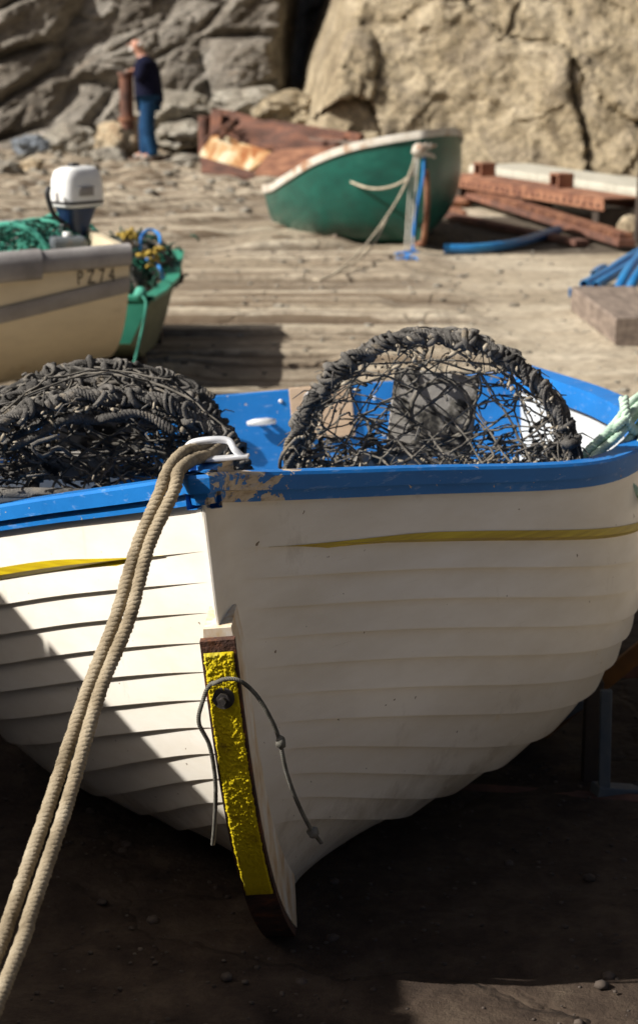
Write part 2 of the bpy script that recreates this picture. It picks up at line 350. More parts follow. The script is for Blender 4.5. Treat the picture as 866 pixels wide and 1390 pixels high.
# ------------------------------------------------------------------ ground
rnd = random.Random(3)
edges = []; w_ = 9.6
while w_ < 44:
    edges.append((w_, rnd.uniform(.03, .085))); w_ += rnd.uniform(.30, .85)
GAP = [0.0]
def gz(x, y):
    GAP[0] = 0.0
    p = V((x, y, 0)); z = .010*noise.noise(p*3.1)+.005*noise.noise(p*9)
    if y < 10.2: z += .010*noise.noise(p*14)+.02*noise.noise(p*1.3)-.01
    left = max(0.0, min(1.0, (1.15+.5*noise.noise(V((y*.7, 3, 0)))-x)/.25)) if y > 9.2 else 0
    if y > 9.2 and left > 0:
        s = max(0.0, min(1.7, (y-15.5)/7.5*1.7)); w = y-s*(x+1.0)*.8+.03*noise.noise(V((x*.5, y*.3, 5)))
        k = 0
        for i, (e, h) in enumerate(edges):
            if w >= e: k = i
            else: break
        e, h = edges[k]; nx = edges[k+1][0] if k+1 < len(edges) else e+1
        t = max(0, min(1, (w-e)/(nx-e))); d = max(0, w-e); gw = .07+.06*noise.noise(V((x*.5, k*3.1, 8))); r_ = max(0, nx-w)
        prof = min(1, d/.03)*min(1, max(0, r_-gw)/.03)
        end = noise.noise(V((x*.55, k*7.3, 1)))
        brk = 1 if end > -.12 else max(.12, 1+(end+.12)*9)
        z += left*h*prof*brk*(1-.25*t)+.003*noise.noise(V((x*1.5, y*14, 2)))*left
        GAP[0] = left*(1-prof)*min(1, .35+brk)+left*(1-brk)*.5
    if y > 22: z += .06*noise.noise(p*1.5)+.05*noise.noise(p*4)
    return z
def span(a, b, n): return [a+(b-a)*i/n for i in range(n)]
xs = span(-60, -8, 10)+span(-8, 8, 150)+span(8, 60, 10)+[60]
ys = span(-40, 2, 10)+span(2, 5, 60)+span(5, 9.5, 50)+span(9.5, 27, 560)+span(27, 34, 40)+span(34, 70, 8)+[70]
gl = []; rows = []
for y in ys:
    row = []
    for x in xs:
        ok = -8 < x < 8 and 2 < y < 34
        row.append((x, y, gz(x, y) if ok else 0)); gl.append(GAP[0] if ok else 0)
    rows.append(row)
mb = MB(); mb.grid(rows)
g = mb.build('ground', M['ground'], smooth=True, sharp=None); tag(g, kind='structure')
at = g.data.attributes.new('gap', 'FLOAT', 'POINT'); at.data.foreach_set('value', gl)
pebs = MB(); r_ = random.Random(5)
for i in range(3200):
    y = r_.uniform(3.3, 7.2); x = r_.uniform(-.3, .3)*y*1.1; s = r_.uniform(.002, .007)*(1 if r_.random() < .93 else 2.4)
    pebs.blob((x, y, gz(x, y)+s*.2), s, 1, .3, 1.5, (1, 1, .6), seed=i)
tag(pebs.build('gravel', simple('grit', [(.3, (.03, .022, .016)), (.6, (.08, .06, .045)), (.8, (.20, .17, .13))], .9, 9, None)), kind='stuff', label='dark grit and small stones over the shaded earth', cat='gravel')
pebs = MB()
for i in range(900):
    y = r_.uniform(7.5, 21)**1.0; x = r_.uniform(-.18, .19)*y*1.1; s = r_.uniform(.006, .018)*(1 if r_.random() < .93 else 2.0)
    pebs.blob((x, y, gz(x, y)+s*.2), s, 1, .4, 1.5, (1.4, 1, .6), seed=i)
tag(pebs.build('stone_chips', M['boulder']), kind='stuff', label='small stone chips strewn over the sunlit slipway', cat='stone chips')
pebs = MB()
for i in range(420):
    y = r_.uniform(20, 30); x = r_.uniform(-5, .4)*y/29; s = r_.uniform(.02, .07)
    if y < 26 and r_.random() < .7: continue
    pebs.blob((x, y, gz(x, y)+s*.2), s, 1, .4, 1.5, (1.3, 1, .6), seed=i)
tag(pebs.build('rubble', M['boulder']), kind='stuff', label='loose pale rubble at the foot of the cliff', cat='rubble')

# ------------------------------------------------------------------ cliff
def sst(a, b, x):
    t = max(0, min(1, (x-a)/(b-a))); return t*t*(3-2*t)
def rid(p): return 1-abs(noise.noise(p))*2
def facet(p, k):
    d, pts = noise.voronoi(p); return d, noise.noise(pts[0]*k)
def cliffL(x, z):
    a = radians(27); s = x*cos(a)+z*sin(a); t = -x*sin(a)+z*cos(a)
    t2 = t+.18*noise.noise(V((s*.5, t, 2)))
    d, f = facet(V((s*.55, t2*1.25, 0)), 9.7); d2, f2 = facet(V((s*1.5, t2*3.1, 4)), 5.1)
    e = min(1, (d[1]-d[0])/.22); e2 = min(1, (d2[1]-d2[0])/.2)
    o = .55*f*e+.30*e+.16*f2*e2+.06*e2+.22*noise.noise(V((s*.6, t2*1.8, 7)))+.05*noise.noise(V((s*3, t2*8, 1)))+.04*rid(V((s*5, t2*9, 3)))+.03*noise.noise(V((s*11, t2*17, 1)))
    return 31.6+z*.30-o+.5*sin(z*.9+.6+x*.2)*.5+.06*max(0, -x)+4.5*sst(-.62-.03*z, -.28+.05*z, x)
def cliffR(x, z):
    a = radians(-38); s = x*cos(a)+z*sin(a); t = -x*sin(a)+z*cos(a)
    w = V((.35*noise.noise(V((x*.8, z*.8, 3))), .35*noise.noise(V((x*.8, z*.8, 9))), 0))
    d, f = facet(V((s*.42, t*.62, 17))+w, 6.3); d2, f2 = facet(V((s*1.1, t*1.5, 5))+w*1.5, 3.7)
    e = min(1, (d[1]-d[0])/.12); e2 = min(1, (d2[1]-d2[0])/.1)
    e = min(1, e*3); e2 = min(1, e2*2.5)
    o = .50*f+.10*e+.13*f2*e2+.03*e2+.30*noise.noise(V((s*.45, t*.8, 7)))+.08*rid(V((s*1.1, t*1.5, 1)))+.035*rid(V((s*2.6, t*3.1, 8)))+.03*noise.noise(V((s*6, t*6, 1)))+.025*noise.noise(V((s*13, t*13, 1)))+.04*rid(V((s*3.1, t*5.3, 4)))
    return 26.8-.28*(x-2)+z*.42-o
def cliff_mesh(fn, xs, zs, name, mat):
    mb = MB(); mb.grid([[(x, fn(x, z), z) for x in xs] for z in zs])
    o = mb.build(name, mat, smooth=True, sharp=38); tag(o, kind='structure'); return o
zs = span(-.3, 4.2, 110)+span(4.2, 16, 60)+[16]
xl = span(-40, -7, 30)+span(-7, 1.4, 200)+[1.4, 3, 6]
cliff_mesh(cliffL, xl, zs, 'cliff', M['cliff_grey'])
xr0 = lambda z: -.72+.34*min(z, 3)+.2*noise.noise(V((z*1.3, 2, 2)))
mb = MB(); rows = []
tl = span(0, 9, 210)+span(9, 60, 40)+[60]
for z in zs:
    x0 = xr0(z); row = []
    for k, t in enumerate(tl):
        x = x0+t; y = cliffR(x, z)
        turn = max(0, 1-t/.6); y += 6.5*turn**2
        row.append((x, y, z))
    rows.append(row)
mb.grid(rows); o = mb.build('cliff', M['cliff_tan'], smooth=True, sharp=38); tag(o, kind='structure')

# boulders and ledges at the foot of the cliff: (px, py of base, Y, rx, ry, rz, material, label)
def boulder(px, py, Y, w, h, mat, label, seed, dp=None):
    c = W(px, py, Y); s = Y/F; rx = w*s/2; rz = h*s/2
    mb = MB(); mb.blob((0, 0, rz*.75), 1, 4, .34, 1.6, (rx, dp or rx*.8, rz), Matrix.Rotation(seed, 3, 'Y')*1 if False else None, seed)
    o = mb.build('boulder', mat, smooth=True, sharp=32); o.location = (c.x, Y, max(c.z, -.05)); return tag(o, label, 'boulder', 'boulders at the foot of the cliff')
boulder(44, 208, 29.6, 50, 26, M['boulder_blue'], 'smooth slate blue boulder at the far left below the cliff', 1.3)
boulder(100, 212, 30.2, 76, 46, M['boulder'], 'wide pale grey boulder between the slate blue one and the bollard rock', 2.7)
boulder(162, 213, 29.2, 62, 56, M['boulder_rust'], 'cream rock with orange rust stains that carries the tall rusty bollard', 4.1)
boulder(148, 224, 28.6, 52, 26, M['boulder'], 'low whitish boulder in front of the rust stained bollard rock', 5.2)
boulder(44, 236, 26.3, 30, 24, M['boulder_rust'], 'small buff boulder on the timbers behind the outboard engine', 6.6)
boulder(6, 240, 25.4, 46, 26, M['boulder'], 'flat grey boulder cut by the left edge of the picture', 7.9)
boulder(250, 198, 30.6, 80, 40, M['boulder'], 'flat grey ledge rock behind the man in jeans', 8.8, 1.1)
boulder(235, 170, 31.3, 110, 50, M['boulder'], 'long pale rock shelf above the ledge behind the man', 9.4, .8)
boulder(340, 160, 31.0, 120, 46, M['boulder'], 'long sloping rock shelf behind the rusty steel plates', 10.1, 1.0)
boulder(395, 178, 29.5, 100, 60, M['cliff_tan'], 'tan rock spur at the foot of the dark cleft', 11.5, .9)
boulder(255, 222, 27.6, 46, 14, M['boulder'], 'thin flat stone on the ground right of the man', 12.2)

# ------------------------------------------------------------------ generic clinker/smooth hull
def pinterp(xs, ys, u):
    n = len(xs); i = 0
    while i < n-2 and u > xs[i+1]: i += 1
    def m(k):
        if k == 0: return (ys[1]-ys[0])/(xs[1]-xs[0])
        if k == n-1: return (ys[-1]-ys[-2])/(xs[-1]-xs[-2])
        return (ys[k+1]-ys[k-1])/(xs[k+1]-xs[k-1])
    h = xs[i+1]-xs[i]; t = (u-xs[i])/h
    return (2*t**3-3*t**2+1)*ys[i]+(t**3-2*t**2+t)*h*m(i)+(-2*t**3+3*t**2)*ys[i+1]+(t**3-t**2)*h*m(i+1)
def lerp_tab(xs, ys, u):
    for i in range(len(xs)-1):
        if u <= xs[i+1]: return ys[i]+(ys[i+1]-ys[i])*(u-xs[i])/(xs[i+1]-xs[i])
    return ys[-1]
class Hull:
    def __init__(s, L, us, hs, bs, nu, ns, rake, st, rocker=0.0, lin=-.10, keel=.01, hk0=.0):
        s.__dict__.update(L=L, us=us, hs=hs, bs=bs, nu=nu, ns=ns, rake=rake, st=st, rocker=rocker, lin=lin, keel=keel)
    def p(s, u, v, side, out=0.0, extra=0.0):
        def q(u, v):
            hs = pinterp(s.us, s.hs, u); bs = pinterp(s.us, s.bs, u); n = lerp_tab(s.nu, s.ns, u)
            th = max(v, 1e-4)*pi/2; c = max(cos(th), 0.0)
            qq = 1-c**(2/n); g = sin(th)**(2/n); hk = s.rocker*u*u+s.keel*min(1, u/.15)
            h = hk+(hs-hk)*qq+extra
            a = s.rake*max(0, 1-h/s.hs[0])**s.st+s.lin*h
            a = a+u*(s.L-a); return V((side*max(bs, .001)*g, a, h))
        P = q(u, v)
        if out:
            e = 1e-3; du = q(min(1, u+e), v)-q(max(0, u-e), v); dv = q(u, min(.999, v+e))-q(u, max(0.001, v-e))
            n_ = du.cross(dv)
            if n_.length > 1e-12:
                n_.normalize()
                if n_.x*side < 0: n_ = -n_
                P = P+n_*out
        return P
    def v_at(s, u, h):
        lo, hi = 0.0, 1.0
        for _ in range(30):
            m_ = (lo+hi)/2
            if s.p(u, m_, 1).z < h: lo = m_
            else: hi = m_
        return (lo+hi)/2
DJ = [.70-.0605*k for k in range(11)]
_vs = {}
def seam_v(H_, k, u, v0):
    key = (k, round(u, 6))
    if key not in _vs:
        if u > .42: _vs[key] = v0
        else:
            sh = H_.p(u, 1, 1).z; vb = H_.v_at(u, max(.02+.01*k, sh-DJ[k])); w = sst(.06, .42, u); _vs[key] = vb+(v0-vb)*w
    return _vs[key]
def ulist(n, p=1.6): return [(i/n)**p for i in range(n+1)]
def hull_shell(H_, mat, parent, name='hull', seams=None, lap=.018, nu=70, nv=40, lapu=(.03, .15)):
    mb = MB(); U = ulist(nu)
    for side in (-1, 1):
        rows = []
        if seams:
            sv = [0]+seams+[1.0]
            for k in range(len(sv)-1):
                R = 5
                for j in range(R+1):
                    t = j/R; row = []
                    for u in U:
                        a = seam_v(H_, k-1, u, sv[k]) if k > 0 else 0.0; b_ = seam_v(H_, k, u, sv[k+1]) if k < len(sv)-2 else 1.0
                        v = a+(b_-a)*t
                        d = lap*(1 if side > 0 else .62)*sst(lapu[0], lapu[1], u)*(1-t) if k > 0 else 0
                        row.append(H_.p(u, v, side, d))
                    rows.append(row)
        else:
            rows = [[H_.p(u, j/nv, side) for u in U] for j in range(nv+1)]
        mb.grid(rows)
        if side == -1: s0 = [r[0] for r in rows]
        else: s1 = [r[0] for r in rows]
    mb.grid([s0, s1])
    return mb.build(name, mat, parent, True, 35)
def inner_shell(H_, mat, parent, t=.018, nu=50, nv=24):
    mb = MB(); U = [.02+.978*x for x in ulist(nu)]
    for side in (-1, 1): mb.grid([[H_.p(u, .02+.97*j/nv, side, -t) for u in U] for j in range(nv+1)])
    return mb.build('inner_hull', mat, parent, True, 40)
def sweep_rail(H_, prof, mat, parent, name='rail', n=70, u0=0.0, u1=1.0, sides=(-1, 1), dh=0.0, sharp=30):
    path = []
    U = [u0+(u1-u0)*x for x in ulist(n)]
    if len(sides) == 2: seq = [(-1, u) for u in reversed(U)]+[(1, u) for u in U]
    else: seq = [(sides[0], u) for u in U]
    P = [H_.p(u, 1.0, s_)+V((0, 0, dh)) for s_, u in seq]
    rows = []
    for i, (s_, u) in enumerate(seq):
        t = P[min(i+1, len(P)-1)]-P[max(i-1, 0)]; t.z = 0; t.normalize(); o = V((t.y, -t.x, 0))
        if i == 0 or i == len(P)-1: pass
        if len(sides) == 2: pass
        elif s_ < 0: o = -o
        if len(sides) == 2 and o.dot(V((s_, -.4, 0))) < 0: o = -o
        rows.append([P[i]+o*a+V((0, 0, b_)) for a, b_ in prof])
    mb = MB(); m_ = len(prof); mb.grid(rows, close_v=True)
    nn = len(rows); mb.f.append(tuple(range(m_))[::-1]); mb.f.append(tuple((nn-1)*m_+k for k in range(m_)))
    return mb.build(name, mat, parent, True, sharp)
def transom(H_, mat, parent, thick=.03, top=.0, inset=.0, name='transom', crown=.0):
    pts = []
    for side in (-1, 1):
        q = [H_.p(1.0, v/20, side) for v in range(21)]
        pts += list(reversed(q)) if side == -1 else q[1:]
    pts = [p+V((0, -inset, 0)) for p in pts]
    l, r = pts[0], pts[-1]
    arc = [r.lerp(l, k/8)+V((0, 0, top+crown*sin(pi*k/8))) for k in range(9)]
    mb = MB(); mb.prism(pts+arc, (0, -thick, 0)); return mb.build(name, mat, parent, False)

# ================================================================== THE WHITE BOAT
BH = Hull(2.70, [0, .05, .15, .3, .5, .75, 1.0],
          [1.046, 1.018, .953, .8595, .840, .820, .831], [.002, .043, .322, .752, .916, .88, .67],
          [0, .15, .4, 1], [1.22, 1.96, 2.70, 2.65], .462, 3.96, rocker=.11, lin=-.10)
yaw, rol, pit = radians(-3.37), radians(-5.37), radians(-2.53)
boat = empty('rowing_boat', (0, 0, 0))
BM = Matrix.Translation((-.104, 3.349, .0)) @ Matrix.Rotation(yaw, 4, 'Z') @ Matrix.Rotation(pit, 4, 'X') @ Matrix.Rotation(rol, 4, 'Y')
boat.matrix_world = BM
def BL(p): return BM.inverted() @ V(p)
tag(boat, 'white clinker rowing boat with blue gunwale and yellow stem band, nearest the viewer', 'rowing boat', 'boats drawn up on the slipway')
seams = [.12, .24, .36, .47, .585, .66, .726, .78, .835, .887, .935]
hull = hull_shell(BH, M['white'], boat, 'hull', seams)
inner_shell(BH, M['inner'], boat)
sweep_rail(BH, [(.0, -.004), (.016, -.004), (.018, .014), (.018, .017), (.029, .018), (.031, .046), (.026, .052), (-.034, .052), (-.036, .044), (-.036, -.015), (-.018, -.015)], M['blue'], boat, 'gunwale')
# painted yellow stripes on the upper lap
for side, u0, u1 in ((1, .068, .75), (-1, .080, .75)):
    mb = MB(); rows = []
    n_ = 60
    for i in range(n_+1):
        u = u0+(u1-u0)*i/n_; vS = seam_v(BH, 10, u, .935)+.0002; w = (.029 if side > 0 else .033)*sst(u0-.002, u0+.11, u); dd = .018*(1 if side > 0 else .62)*sst(.03, .15, u)
        row = [H_p for H_p in (BH.p(u, vS-w*k/4+.0, side, .0022+(0 if k else dd)*1) for k in range(5))]
        top = [BH.p(u, vS+w*.32*(1-k/2), side, dd*(1-(w*.32*(1-k/2))/.065)+.0022) for k in range(2)]
        rows.append(top+row)
    mb.grid(rows); mb.build('stripe', M['stripe'], boat, True, 35)
# stem post, iron band, yellow face
def stem_pt(h):
    v = BH.v_at(0, h) if h > 0 else 0
    p = BH.p(0, v, 1); p.x = 0; return p
def stem_sweep(h0, h1, half, out0, out1, n=60, rough=0.0, top_cut=0.0, wf=None):
    rows = []
    pts = [stem_pt(max(h, .0)) + (V((0, 0, h)) if h < 0 else V((0, 0, 0))) for h in [h0+(h1-h0)*i/n for i in range(n+1)]]
    for i, p in enumerate(pts):
        t = (pts[max(i-1, 0)]-pts[min(i+1, n)]).normalized(); o = V((0, -t.z, t.y)).normalized()
        if o.y > 0: o = -o
        hw = half if wf is None else half*wf(i/n)
        rows.append([p+o*out0+V((-hw, 0, 0)), p+o*out1+V((-hw, 0, 0)), p+o*out1+V((hw, 0, 0)), p+o*out0+V((hw, 0, 0))])
    mb = MB(); mb.grid(rows, close_v=True); mb.f.append((0, 1, 2, 3)); mb.f.append(tuple(n*4+k for k in (3, 2, 1, 0))); return mb, pts
mb, _ = stem_sweep(.812, .012, .0315, -.10, .014, wf=lambda t: .80+.2*min(1, t*12))
post = mb.build('stem_post', M['post'], boat, True, 30)
mb, _ = stem_sweep(.797, .0, .0315, .018, .036); band = mb.build('iron_band', M['rust'], boat, True, 30)
# yellow paint: thick and lumpy, a fine displaced skin on the band
rows = []; n_ = 420; m_ = 48
hp = [.775+(.235-.775)*i/n_ for i in range(n_+1)]; pts = [stem_pt(h) for h in hp]
for i, p in enumerate(pts):
    t = (pts[max(i-1, 0)]-pts[min(i+1, n_)]).normalized(); o = V((0, -t.z, t.y)).normalized()
    if o.y > 0: o = -o
    row = []
    for k in range(m_+1):
        x = (k/m_-.5)*2; q = V((x*.03, hp[i], 0))
        jag = (.0022*noise.noise(V((hp[i]*60, x > 0, 3)))+.0022*noise.noise(V((hp[i]*260, x > 0, 7))))*abs(x)*(1 if x > 0 else -1)
        lump = .0022*noise.noise(q*70)+.0028*noise.noise(q*140+V((3, 1, 0)))+.0026*noise.noise(q*280)+.0014*noise.noise(q*520)
        act = .25+.75*sst(.28, .42, hp[i])
        ed = min(1, (1-abs(x))/.10, i/4, (n_-i)/4)
        z_ = .0365+(.0036+max(-.0026, lump*act*.8))*ed
        row.append(p+o*z_+V((x*(.0270+jag), 0, 0)))
    rows.append(row)
mb = MB(); mb.grid(rows); mb.build('painted_face', M['yellow'], boat, True)
# bolt through the band
hb = .682; pb = stem_pt(hb)
mb = MB()
def ycyl(mb, c, r, y0, y1, n=16):
    mb.tube([V((c.x, c.y+y0, c.z)), V((c.x, c.y+y1, c.z))], r, n)
ycyl(mb, pb, .020, -.045, -.042, 20); ycyl(mb, pb+V((0, 0, 0)), .0125, -.057, -.045, 6); ycyl(mb, pb, .0065, -.070, -.057, 12)
mb.build('bolt', M['darksteel'], boat, True, 30)
# deck, thwarts, transom furniture
def deck_piece(name, u0, u1, h, mat, th=.02, n=20):
    mb = MB(); L_ = []; R_ = []
    for i in range(n+1):
        u = u0+(u1-u0)*i/n; v = BH.v_at(u, h); p = BH.p(u, v, 1, -.02); x = max(p.x, .004)
        L_.append(V((-x, p.y, h))); R_.append(V((x, p.y, h)))
    mb.prism(L_+list(reversed(R_)), (0, 0, th)); return mb.build(name, mat, boat, False)
deck_piece('foredeck', .03, .175, .80, M['blue'], .02)
deck_piece('platform', .185, .60, .735, M['blue'], .02)
deck_piece('stern_seat', .80, .985, .56, M['inner'], .02)
transom(BH, M['blue'], boat, .035, .035)
yt = BH.p(1, 1, 1).y
mb = MB(); mb.box((.03, yt-.043, .79), (.20, .012, .17), bev=.003); o = mb.build('motor_pad', M['ply'], boat, False)
mb = MB(); pth = [V((.03+.03*cos(a)-.055+.03, yt-.050, .83+.03*sin(a))) for a in [2*pi*k/24 for k in range(24)]]; mb.tube(pth, .003, 6, closed=True); mb.build('ring_mark', M['steel'], o)
cx = -.165
mb = MB(); mb.tube([V((cx-.045, yt-.062, .775)), V((cx-.02, yt-.070, .778)), V((cx+.02, yt-.070, .778)), V((cx+.045, yt-.062, .775))], [.008, .012, .012, .008], 12)
mb.tube([V((cx-.018, yt-.034, .776)), V((cx-.018, yt-.068, .776))], .008, 10); mb.tube([V((cx+.018, yt-.034, .776)), V((cx+.018, yt-.068, .776))], .008, 10)
mb.build('cleat', M['alu'], boat)
mb = MB(); mb.tube([V((-.31, yt-.03, .765)), V((-.31, yt-.07, .765))], .016, 14); mb.blob((-.31, yt-.075, .765), .033, 2, .05, sc=(1.2, .6, .8)); mb.build('knob', M['shell'], boat)
for bx_, bz_ in ((-.10, .835), (-.09, .70), (-.33, .70), (.20, .82), (.22, .70)):
    mb = MB(); mb.blob((bx_, yt-.038, bz_), .007, 2, 0, sc=(1, .6, 1)); mb.build('bolt', M['alu'], boat)
# fairlead
fl = boat
P0 = BL(W(262, 632, 3.38)); P1 = BL(W(330, 628, 3.38)); top = P0.z
zdeck = BH.p(0, 1, 1).z+.050; P0.x -= .018; P1.x -= .018
cxm = (P0.x+P1.x)/2; cyf = .02; print('fairlead x', P0, P1, zdeck)
mb = MB(); hw = .046; hh = .030; lean = .010
loop = curve([V((cxm-hw-.012, cyf, zdeck+.004)), V((cxm-hw, cyf, zdeck+.018)), V((cxm-hw+.012, cyf+lean, zdeck+hh+.004)), V((cxm, cyf+lean, zdeck+hh+.008)), V((cxm+hw-.012, cyf+lean, zdeck+hh+.004)), V((cxm+hw, cyf, zdeck+.018)), V((cxm+hw+.012, cyf, zdeck+.004))], 8)
mb.tube(loop, .0068, 10)
mb.box((cxm, cyf, zdeck+.004), (hw*2+.05, .03, .007), bev=.002)
mb.build('fairlead', M['alu'], boat, True, 40)
# breast plate under the fairlead: the wide blue bow cap
mb = MB(); cap = []
for s_ in (-1, 1):
    q = [BH.p(u, 1, s_) for u in (.0, .012, .024, .036, .05)]
    cap += (list(reversed(q)) if s_ < 0 else q)
mb.prism([V((p.x*.97, p.y+.012, zdeck-.052+(p.z-BH.p(0, 1, 1).z)*.0+.020)) for p in cap], (0, 0, .028)); mb.build('bow_cap', M['blue'], boat, False)

# ------------------------------------------------------------------ mooring rope (doubled)
cl = [(300, 606, 3.62), (282, 618, 3.45), (262, 624, 3.37), (243, 640, 3.27), (236, 668, 3.215), (203, 740, 3.17), (176, 840, 3.08), (136, 940, 2.98), (92, 1090, 2.80), (42, 1240, 2.60), (18, 1310, 2.50)]
cr_ = [(290, 600, 3.63), (272, 608, 3.47), (250, 614, 3.38), (230, 636, 3.28), (216, 672, 3.22), (187, 740, 3.18), (157, 840, 3.09), (118, 940, 3.0), (68, 1090, 2.82), (16, 1240, 2.62), (-10, 1310, 2.52)]
anch = V((-.74, .95, .03))
mb = MB(); fz = random.Random(11)
for path in (cl, cr_):
    pts = [W(*q) for q in path]; d = anch-pts[-1]
    pts += [pts[-1]+d*.35+V((0, 0, -.02)), pts[-1]+d*.7+V((0, 0, -.03)), anch+V((fz.uniform(-.02, .02), 0, 0))]
    cv = curve(pts, 14); mb.rope(cv, .0116, .027, 3, 7, jit=.2)
    rs = resample(cv, .0011)
    for p in rs:
        if p.y < 2.3: continue
        d = V((fz.gauss(0, 1), fz.gauss(0, 1), fz.gauss(0, 1))).normalized()
        a = p+d*.0105; b_ = a+(d+V((fz.gauss(0, .7), fz.gauss(0, .7), fz.gauss(0, .7)))).normalized()*fz.uniform(.002, .006)
        s = d.orthogonal().normalized()*.00022
        mb.add([a-s, a+s, b_], [(0, 1, 2)])
rope = mb.build('mooring_rope', M['rope']); tag(rope, 'thick doubled beige rope running from the bow fairlead down to the lower left', 'rope')
mb = MB(); mb.tube([anch+V((.05*cos(a), 0, .0+.05*sin(a))) for a in [2*pi*k/24 for k in range(24)]], .009, 8, closed=True); mb.box(anch+V((0, 0, -.035)), (.12, .12, .03), bev=.005)
tag(mb.build('mooring_ring', M['rust_brown']), 'iron ring in the ground in front of the white boat, holding its rope', 'ring')

# thin painter line looped round the bolt
def bsurf(px, py, Y): return W(px, py, Y)
pbw = BM @ (pb+V((0, -.062, 0)))
yb = pbw.y
def bw(h, dx, dy): return BM @ (stem_pt(max(h, 0))+V((dx, dy, 0)))
print('bolt world', pbw)
mb = MB()
left = curve([W(300, 925, yb), W(285, 930, yb+.01), W(276, 950, yb+.015), W(270, 980, yb+.02), W(284, 1010, yb+.03), W(291, 1045, yb+.05), W(293, 1080, yb+.08), W(291, 1125, yb+.14), W(289, 1146, yb+.19)], 10)
right = curve([W(289, 929, yb+.003), W(305, 922, yb-.004), W(325, 924, yb-.002), W(345, 940, yb+.01), W(362, 965, yb+.015), W(378, 1000, yb+.03), W(388, 1045, yb+.05), W(402, 1085, yb+.08), W(420, 1122, yb+.13), W(436, 1144, yb+.17)], 10)
mb.rope(left, .0042, .013, 3, 6); mb.rope(right, .0042, .013, 3, 6)
mb.blob(W(381, 1008, yb+.028), .011, 2, .3, 3, (.8, .8, 1.2), seed=2); mb.blob(W(425, 1130, yb+.14), .012, 2, .3, 3, seed=4)
tag(mb.build('cord', M['cord']), 'thin dark cord looped over the bolt of the yellow stem band', 'cord')

# ------------------------------------------------------------------ lobster pots
def netting(mb, P, nodes_i, nodes_j, r, rnd, knot=.0045, skip=.0, wrap=False, sides=4):
    """P(i,j)->point; diamonds linking (i,j) to (i+-1,j+1) for i+j even"""
    for j in range(nodes_j):
        for i in range(nodes_i+1):
            if (i+j) % 2: continue
            a = P(i, j)
            if rnd.random() < .8: mb.blob(a, knot*rnd.uniform(.7, 1.4), 1, .3, 3, seed=i+j)
            for di in (-1, 1):
                k = i+di
                if k < 0 or k > nodes_i: continue
                if rnd.random() < skip: continue
                b_ = P(k, j+1); m1 = a.lerp(b_, .33)+V((rnd.gauss(0, .0022), rnd.gauss(0, .0022), rnd.gauss(0, .0022))); m2 = a.lerp(b_, .66)+V((rnd.gauss(0, .0022), rnd.gauss(0, .0022), rnd.gauss(0, .0022)))
                rr = r*rnd.uniform(.75, 1.25); mb.tube([a, m1, m2, b_], rr, sides, False)
def hoop_path(R, y, n=48, z0=0.0, sq=1.0):
    return [V((R*cos(pi*(1-k/n)), y, z0+R*sq*sin(pi*k/n))) for k in range(n+1)]
def lashed(mb, path, r, rnd, lump=.02, pitch=.011, dens=1.0):
    sd = rnd.uniform(0, 50)
    wob = lambda p, k: V((noise.noise(p*8+V((k, 0, sd))), noise.noise(p*8+V((0, k, sd))), noise.noise(p*8+V((sd, k, 0)))))
    mb.rope([p+wob(p, 1)*.006 for p in path], r*1.05, r*3.4, 3, 7, jit=.5)
    rs = resample(path, .0022); N = len(rs); up = None; q = []; q2 = []; L = 0
    for i, p in enumerate(rs):           # a slacker rope wandering round the hoop
        t = (rs[min(i+1, N-1)]-rs[max(i-1, 0)]).normalized(); up = t.orthogonal().normalized() if up is None else (up-t*up.dot(t)).normalized()
        L += .0022; an = 2*pi*L/.15+3*noise.noise(p*5+V((sd, 0, 0))); rad = r*(1.15+.4*noise.noise(p*9))
        if i % 4 == 0: q.append(p+(up*cos(an)+t.cross(up)*sin(an))*rad); q2.append(p+(up*cos(an+2.4)+t.cross(up)*sin(an+2.4))*rad*1.05)
    mb.rope(q, r*.62, r*2.0, 3, 5, jit=.4); mb.rope(q2, r*.45, r*1.5, 3, 4, jit=.4)
    k = 0
    while k < N-14:          # seizings, knots and turns of netting twine, all different
        k += int(rnd.uniform(5, 42)/dens)
        if k >= N-8: break
        p = rs[k]; t = (rs[k+1]-rs[k-1]).normalized(); a = t.orthogonal().normalized(); b_ = t.cross(a)
        ph = rnd.uniform(0, 6.3); turns = rnd.choice([.6, 1, 1.2, 1.5, 2, 2.5]); rr = r*rnd.uniform(1.15, 1.6)+.003; lean = rnd.gauss(0, .8); tr_ = rnd.uniform(.0035, .0085); n_ = int(turns*12)+1
        cc = []
        for s in range(n_):
            an = 2*pi*s/12+ph; q = V((s*.35, k*1.3, 0))
            cc.append(p+t*((s/max(1, n_-1)-.5)*.013*turns+lean*rr*sin(an)+.004*noise.noise(q))+(a*cos(an)+b_*sin(an))*rr*(1+.35*noise.noise(q*1.7)))
        mb.tube(cc, tr_, 5)
        if rnd.random() < .3: mb.blob(p+(a*cos(ph)+b_*sin(ph))*rr, rnd.uniform(.009, .018), 2, .6, 3, (1.2, 1, .8), seed=k)
    for i in range(int(N*2.2)):  # fuzz
        p = rs[rnd.randrange(N)]; d = V((rnd.gauss(0, 1), rnd.gauss(0, 1), rnd.gauss(0, 1))).normalized(); c = p+d*(r+.004); e = c+(d+V((rnd.gauss(0, .8), rnd.gauss(0, .8), rnd.gauss(0, .8)))).normalized()*rnd.uniform(.003, .011)
        w = d.orthogonal().normalized()*.0004; mb.add([c-w, c+w, e], [(0, 1, 2)])
